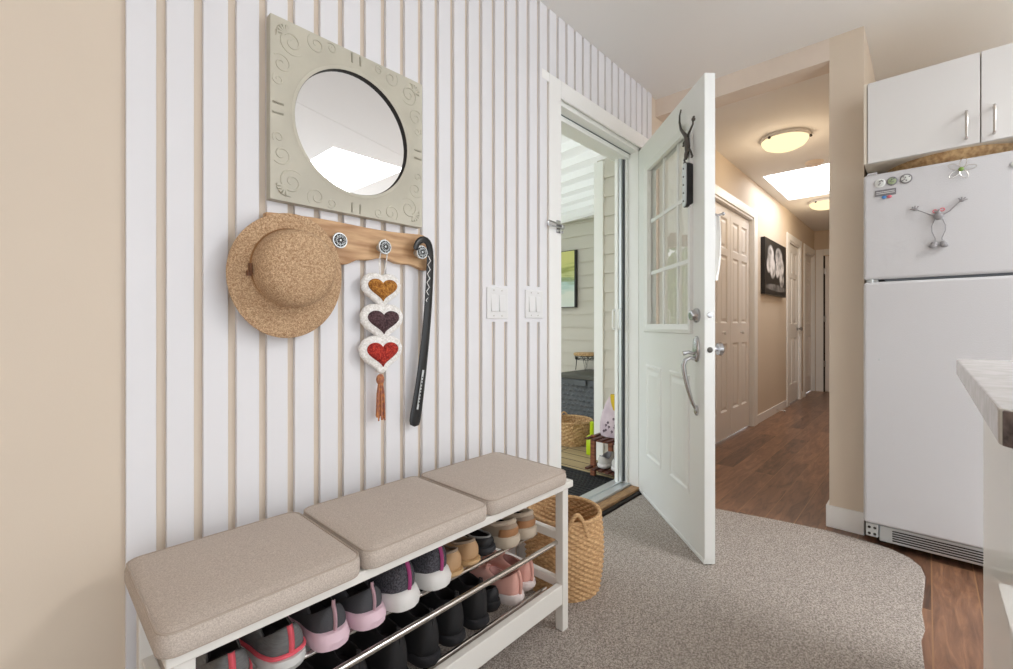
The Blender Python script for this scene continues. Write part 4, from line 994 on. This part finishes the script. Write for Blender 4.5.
# painting on the porch
pt = thing('porch_painting', 'green and white abstract landscape canvas on the porch siding', 'painting', (4.37, 2.15, 1.22))
mb = MB(); mb.box(4.335, 4.378, 1.80, 2.75, 1.22, 1.905); obj('canvas_edge', mb, M['black'], pt, world=True)
def land():
    m = mat('landscape', (200, 210, 180), .6); nt = m.node_tree; b = nt.nodes['Principled BSDF']; L = nt.links
    sp = nd(nt, 'ShaderNodeSeparateXYZ'); L.new(nt.nodes['Mapping'].outputs[0], sp.inputs[0])
    n = nd(nt, 'ShaderNodeTexNoise', Scale=4, Detail=5); mp = nd(nt, 'ShaderNodeMapping'); L.new(nt.nodes['Mapping'].outputs[0], mp.inputs[0]); mp.inputs['Scale'].default_value = (1, 1, 7); L.new(mp.outputs[0], n.inputs['Vector'])
    a = nd(nt, 'ShaderNodeMath', operation='MULTIPLY_ADD'); L.new(n.outputs['Fac'], a.inputs[0]); a.inputs[1].default_value = .35
    s = nd(nt, 'ShaderNodeMath', operation='MULTIPLY'); L.new(sp.outputs['Z'], s.inputs[0]); s.inputs[1].default_value = 1.4; L.new(s.outputs[0], a.inputs[2])
    r = nd(nt, 'ShaderNodeValToRGB'); L.new(a.outputs[0], r.inputs[0]); e = r.color_ramp.elements
    e[0].position = .1; e[0].color = lin((214, 226, 220)); e[1].position = 1.15 if False else 1.0; e[1].color = lin((216, 216, 140))
    for p, c in ((.4, (226, 232, 222)), (.55, (186, 214, 208)), (.66, (150, 166, 120)), (.72, (206, 212, 150)), (.8, (160, 168, 96)), (.88, (208, 212, 136))):
        q = e.new(p); q.color = lin(c)
    L.new(r.outputs[0], b.inputs['Base Color']); return m
mb = MB(); mb.add([(4.334, 1.815, 1.228), (4.334, 2.745, 1.228), (4.334, 2.745, 1.898), (4.334, 1.815, 1.898)], [(0, 1, 2, 3)]); obj('painted_face', mb, land(), pt, world=True)
# deck box
db = thing('deck_box', 'grey woven-look resin deck box on the porch', 'deck box', (4.1, 1.5, DZ))
mb = MB(); loops = []
BXF = 3.86
mb.box(BXF, 4.36, .80, 1.68, DZ+.02, .455); obj('box_body', mb, M['resin'], db, bevel=.01, world=True)
mb = MB()
for i in range(9):
    for j in range(15):
        y = .83+.0565*j+(.028 if i % 2 else 0)
        if y > 1.65: continue
        z = DZ+.06+.05*i
        mb.add([(BXF-.001, y-.03, z), (BXF-.012, y, z+.012), (BXF-.001, y+.03, z), (BXF-.001, y, z+.03), (BXF-.001, y, z-.016)], [(0, 1, 3), (1, 2, 3), (0, 4, 1), (4, 2, 1)])
obj('weave_relief', mb, M['resin'], db, world=True)
mb = MB(); ls = []
for s, z in ((0, .44), (-.012, .445), (-.012, .475), (0, .487)): ls.append([(x, y, z) for x, y in rrect(BXF-.02+s, 4.372-s, .78+s, 1.70-s, .03, 4)])
ls.append([(x, y, .50) for x, y in rrect(BXF+.06, 4.33, .86, 1.62, .03, 4)]); mb.loft(ls); obj('lid', mb, M['resindark'], db, world=True)
mb = MB(); mb.box(BXF-.03, BXF-.012, 1.33, 1.47, .37, .435); obj('latch_handle', mb, M['resin'], db, bevel=.006, world=True)
# rattan stool on the box
st = thing('rattan_stand', 'small round rattan plant stand with black hairpin legs on the deck box', 'stand', (4.2, 1.62, .5))
sx_, sy_ = 4.185, 1.555
mb = MB(); mb.lathe([(.11, .165), (.135, .168), (.14, .182), (.135, .198), (.11, .2), (.001, .2)], 32, Matrix.Translation((sx_, sy_, .5))); obj('top', mb, M['rattan'], st, world=True)
for a in (.5, .5+PI/2, .5+PI, .5+1.5*PI):
    ca, sa = math.cos(a), math.sin(a); mb = MB()
    mb.tube([(sx_+.10*ca-.03*sa, sy_+.10*sa+.03*ca, .67), (sx_+.115*ca, sy_+.115*sa, .505), (sx_+.10*ca+.03*sa, sy_+.10*sa-.03*ca, .67)], .004, 6); obj('leg', mb, M['black'], st, world=True)
mb = MB()
for zz, rr in ((.625, .118), (.665, .125)): mb.tube([(sx_+rr*math.cos(2*PI*k/30), sy_+rr*math.sin(2*PI*k/30), zz) for k in range(30)], .004, 6, closed=True)
mb.tube([(sx_+.122*math.cos(2*PI*k/48), sy_+.122*math.sin(2*PI*k/48), .645+.018*math.sin(k*PI/2)) for k in range(48)], .003, 6, closed=True); obj('lattice_apron', mb, M['black'], st, world=True)
# porch basket
basket('porch_basket', 'low round wicker basket on the porch boards before the deck box', (3.40, 1.215, DZ+.001), .17, .20, .21, M['rattan'], True, 12, 36, .012)
# lime sprayer
wsx, wsy = 3.18, .84
sp_ = thing('spray_bottle', 'lime green plastic pump bottle on the porch by the white corner board', 'bottle', (wsx, wsy, DZ))
mb = MB(); ls = [[(wsx+x, wsy+y, DZ+z) for x, y in rrect(-.038+i, .038-i, -.045+i, .045-i, .018, 4)] for i, z in ((.004, .001), (0, .006), (0, .15), (.012, .165))]; mb.loft(ls); obj('bottle_body', mb, M['lime'], sp_, world=True)
mb = MB(); mb.lathe([(.02, .165), (.018, .175), (.022, .18), (.02, .28), (.01, .285)], 16, Matrix.Translation((wsx, wsy, DZ))); obj('bottle_neck', mb, M['lime'], sp_, world=True)
mb = MB(); mb.tube([(wsx, wsy, DZ+.165), (wsx-.01, wsy-.045, DZ+.175), (wsx-.01, wsy-.055, DZ+.15)], .008, 8); obj('spout', mb, M['dark'], sp_, world=True)
# wooden shoe rack
rk = thing('porch_shoe_rack', 'brown slatted wooden shoe rack on the porch beside the door', 'shoe rack', (2.9, .34, DZ))
for x in (2.70, 2.95):
    for y in (.53, .25):
        mb = MB(); mb.box(x-.013, x+.013, y-.018, y+.018, DZ+.0125 if x < 2.8 else DZ, .205); obj('post', mb, M['rackwood'], rk, bevel=.002, world=True)
for z in (.183, -.03):
    for x in (2.715, 2.935):
        mb = MB(); mb.box(x-.008, x+.008, .23, .555, z-.024, z); obj('shelf_rail', mb, M['rackwood'], rk, world=True)
    for q in range(6):
        mb = MB(); y = .54-.055*q; mb.box(2.625, 2.99, y-.014, y+.014, z, z+.014); obj('shelf_slat', mb, M['rackslat'], rk, bevel=.002, world=True)
# bag on the rack
S('lilac', (214, 200, 208), .8, col2=(196, 180, 192), vscale=14); S('mustard', (206, 176, 40), .7); S('floral', (110, 96, 110), .7)
bg = thing('floral_bag', 'pale lilac floral cloth bag with mustard lining on the porch shoe rack', 'bag', (2.80, .43, .1975))
DB = -.152
def bl_(s, z, w=.10, d=.055): return [(2.79+d*s*math.cos(a), .425+w*s*math.sin(a), .198+(z-.3495)*1.3) for a in [2*PI*k/24 for k in range(24)]]
mb = MB(); mb.loft([bl_(.9, .3495), bl_(1.0, .37), bl_(.98, .42), bl_(.8, .48), bl_(.5, .535), bl_(.25, .57)], True, True); b0 = obj('bag_body', mb, M['lilac'], bg, world=True)
mb = MB(); mb.loft([[(2.785+.03*math.cos(a), .385+.05*math.sin(a), .198+(z-.3495)*1.3) for a in [2*PI*k/20 for k in range(20)]] for z in (.50, .56, .585)], True, True); obj('lining_flap', mb, M['mustard'], bg, world=True)
mb = MB(); rn = random.Random(9)
for q in range(9):
    y, z = .425+rn.uniform(-.05, .05), .25+rn.uniform(-.02, .10); xx = 2.79-.055*math.sqrt(max(.05, 1-((y-.425)/.10)**2))*(1.0-max(0, z-.27)*1.9)
    for k in range(5): a = k*1.257; mb.ball((xx-.001, y+.006*math.cos(a), z+.006*math.sin(a)), (.003, .004, .004), 6, 4)
    mb.tube([(xx-.001, y, z), (xx, y+.006, z-.016)], .0013, 5)
obj('flower_print', mb, M['floral'], b0, world=True)
S('paleupper', (206, 204, 200), .8, bump=.4, bscale=150); S('greysneak', (140, 140, 144), .8)
shoe('garden_shoe', 'pale grey shoe on the lower shelf of the porch rack, toward the doorway', 2.66, .335, -.0135, -PI/2, L=.24, Hh=.09, m_up='paleupper', m_sole='whitesole', m_lin='greysneak', tilt=0, group='shoes on the porch rack', extra=trimmed('greysneak', .004))
shoe('garden_shoe', 'pale grey shoe on the lower shelf of the porch rack, toward the basket', 2.66, .445, -.0135, -PI/2, L=.24, Hh=.09, m_up='paleupper', m_sole='whitesole', m_lin='greysneak', tilt=0, group='shoes on the porch rack', extra=trimmed('greysneak', .004))
# rubber mat
mb = MB(); mb.box(1.7, 2.735, .21, .95, DZ+.0005, DZ+.006)
for i in range(26):
    x = 1.72+.04*i; mb.box(x-.01, x+.01, .225, .935, DZ+.006, DZ+.012)
tag(obj('door_mat', mb, M['rubber']), 'black ribbed rubber mat on the porch in front of the sill', 'door mat')

# ------------------------------------------------------------------ garden beyond the porch (shows in the door window reflection)
mb = MB(); mb.box(-20, 30, 3.2, 40, -.75, -.6)
tag(obj('ground', mb, mat('lawn', (120, 150, 84), .9, var=.3, vscale=3)), 'green lawn beyond the porch', 'lawn', kind=ST)
rl = thing('porch_railing', 'white picket railing along the porch edge, reflected in the door window', 'railing', (2.4, 3.1, DZ))
for x in (.5, 2.2, 3.9): mb = MB(); mb.box(x-.045, x+.045, 3.06, 3.15, DZ, .98); obj('rail_post', mb, M['porchwhite'], rl, bevel=.004, world=True)
mb = MB(); mb.box(.4, 4.4, 3.075, 3.135, .86, .91); mb.box(.4, 4.4, 3.085, 3.125, DZ+.08, DZ+.12); obj('rail', mb, M['porchwhite'], rl, world=True)
mb = MB()
for i in range(32): x = .6+.11*i; mb.box(x-.02, x+.02, 3.09, 3.12, DZ+.1, .87)
pk = obj('pickets', mb, M['porchwhite'], rl, world=True)
leafm = mat('leaf_green', (112, 142, 70), .7, col2=(62, 92, 40), vscale=6)
for i, (x, y, r, l) in enumerate(((.6, 6.2, 1.3, 'leafy green shrub left of the others beyond the porch'), (4.6, 6.8, 1.45, 'tall leafy green shrub in the middle beyond the porch'), (8.4, 6.0, 1.4, 'leafy green shrub right of the others beyond the porch'))):
    sb = thing('garden_shrub', l, 'shrub', (x, y, -.6), group='shrubs beyond the porch')
    rn = random.Random(i); mb = MB()
    for q in range(900):
        a, b = rn.random()*2*PI, math.acos(rn.uniform(-.7, 1)); rr = r*(.75+.3*rn.random()); c = Vector((rr*math.sin(b)*math.cos(a), rr*math.sin(b)*math.sin(a), r*1.25+rr*1.2*math.cos(b)))
        u = Vector((rn.uniform(-1, 1), rn.uniform(-1, 1), rn.uniform(-1, 1))).normalized(); v = u.orthogonal().normalized(); s = .12
        mb.add([c-u*s, c+v*s*.5, c+u*s, c-v*s*.5], [(0, 1, 2, 3)])
    obj('foliage', mb, leafm, sb)
    mb = MB(); mb.ball((0, 0, r*1.25), (r*.72, r*.72, r*1.0), 16, 10); obj('inner_foliage', mb, leafm, sb)
    mb = MB(); mb.tube([(0, 0, 0), (.03, 0, r*.8)], .06, 8); obj('stem', mb, M['rackwood'], sb)

# ------------------------------------------------------------------ light, world, camera
w = bpy.data.worlds.new('sky'); bpy.context.scene.world = w; w.use_nodes = True
bg_ = w.node_tree.nodes['Background']; bg_.inputs['Color'].default_value = (.93, .97, 1, 1); bg_.inputs['Strength'].default_value = 1.3
def lamp(name, loc, energy, col, radius):
    d = bpy.data.lights.new(name, 'POINT'); d.energy = energy; d.color = col; d.shadow_soft_size = radius
    o = bpy.data.objects.new(name, d); o.location = loc; C.objects.link(o)
lamp('dome_lamp', (3.83, -.46, 2.25), 2.2, (1, .8, .55), .08)
lamp('dome_lamp', (6.19, -.395, 2.25), 2.2, (1, .8, .55), .08)

cam = bpy.data.cameras.new('camera'); co = bpy.data.objects.new('camera', cam); C.objects.link(co)
cam.sensor_width = 36; cam.lens = 451.965/1013*36; cam.shift_y = -(334.5-325.2345)/1013; cam.clip_start = .01
co.location = (-.151, -1.2569, 1.0077); co.rotation_euler = (PI/2, 0, -(PI/2-.7495))
sc = bpy.context.scene; sc.camera = co
sc.view_settings.view_transform = 'Standard'; sc.view_settings.look = 'None'; sc.view_settings.gamma = 1; sc.view_settings.use_curve_mapping = False
sc.view_settings.exposure = 0.74
sc.cycles.use_denoising = True; sc.cycles.max_bounces = 12; sc.cycles.diffuse_bounces = 8; sc.cycles.transparent_max_bounces = 16
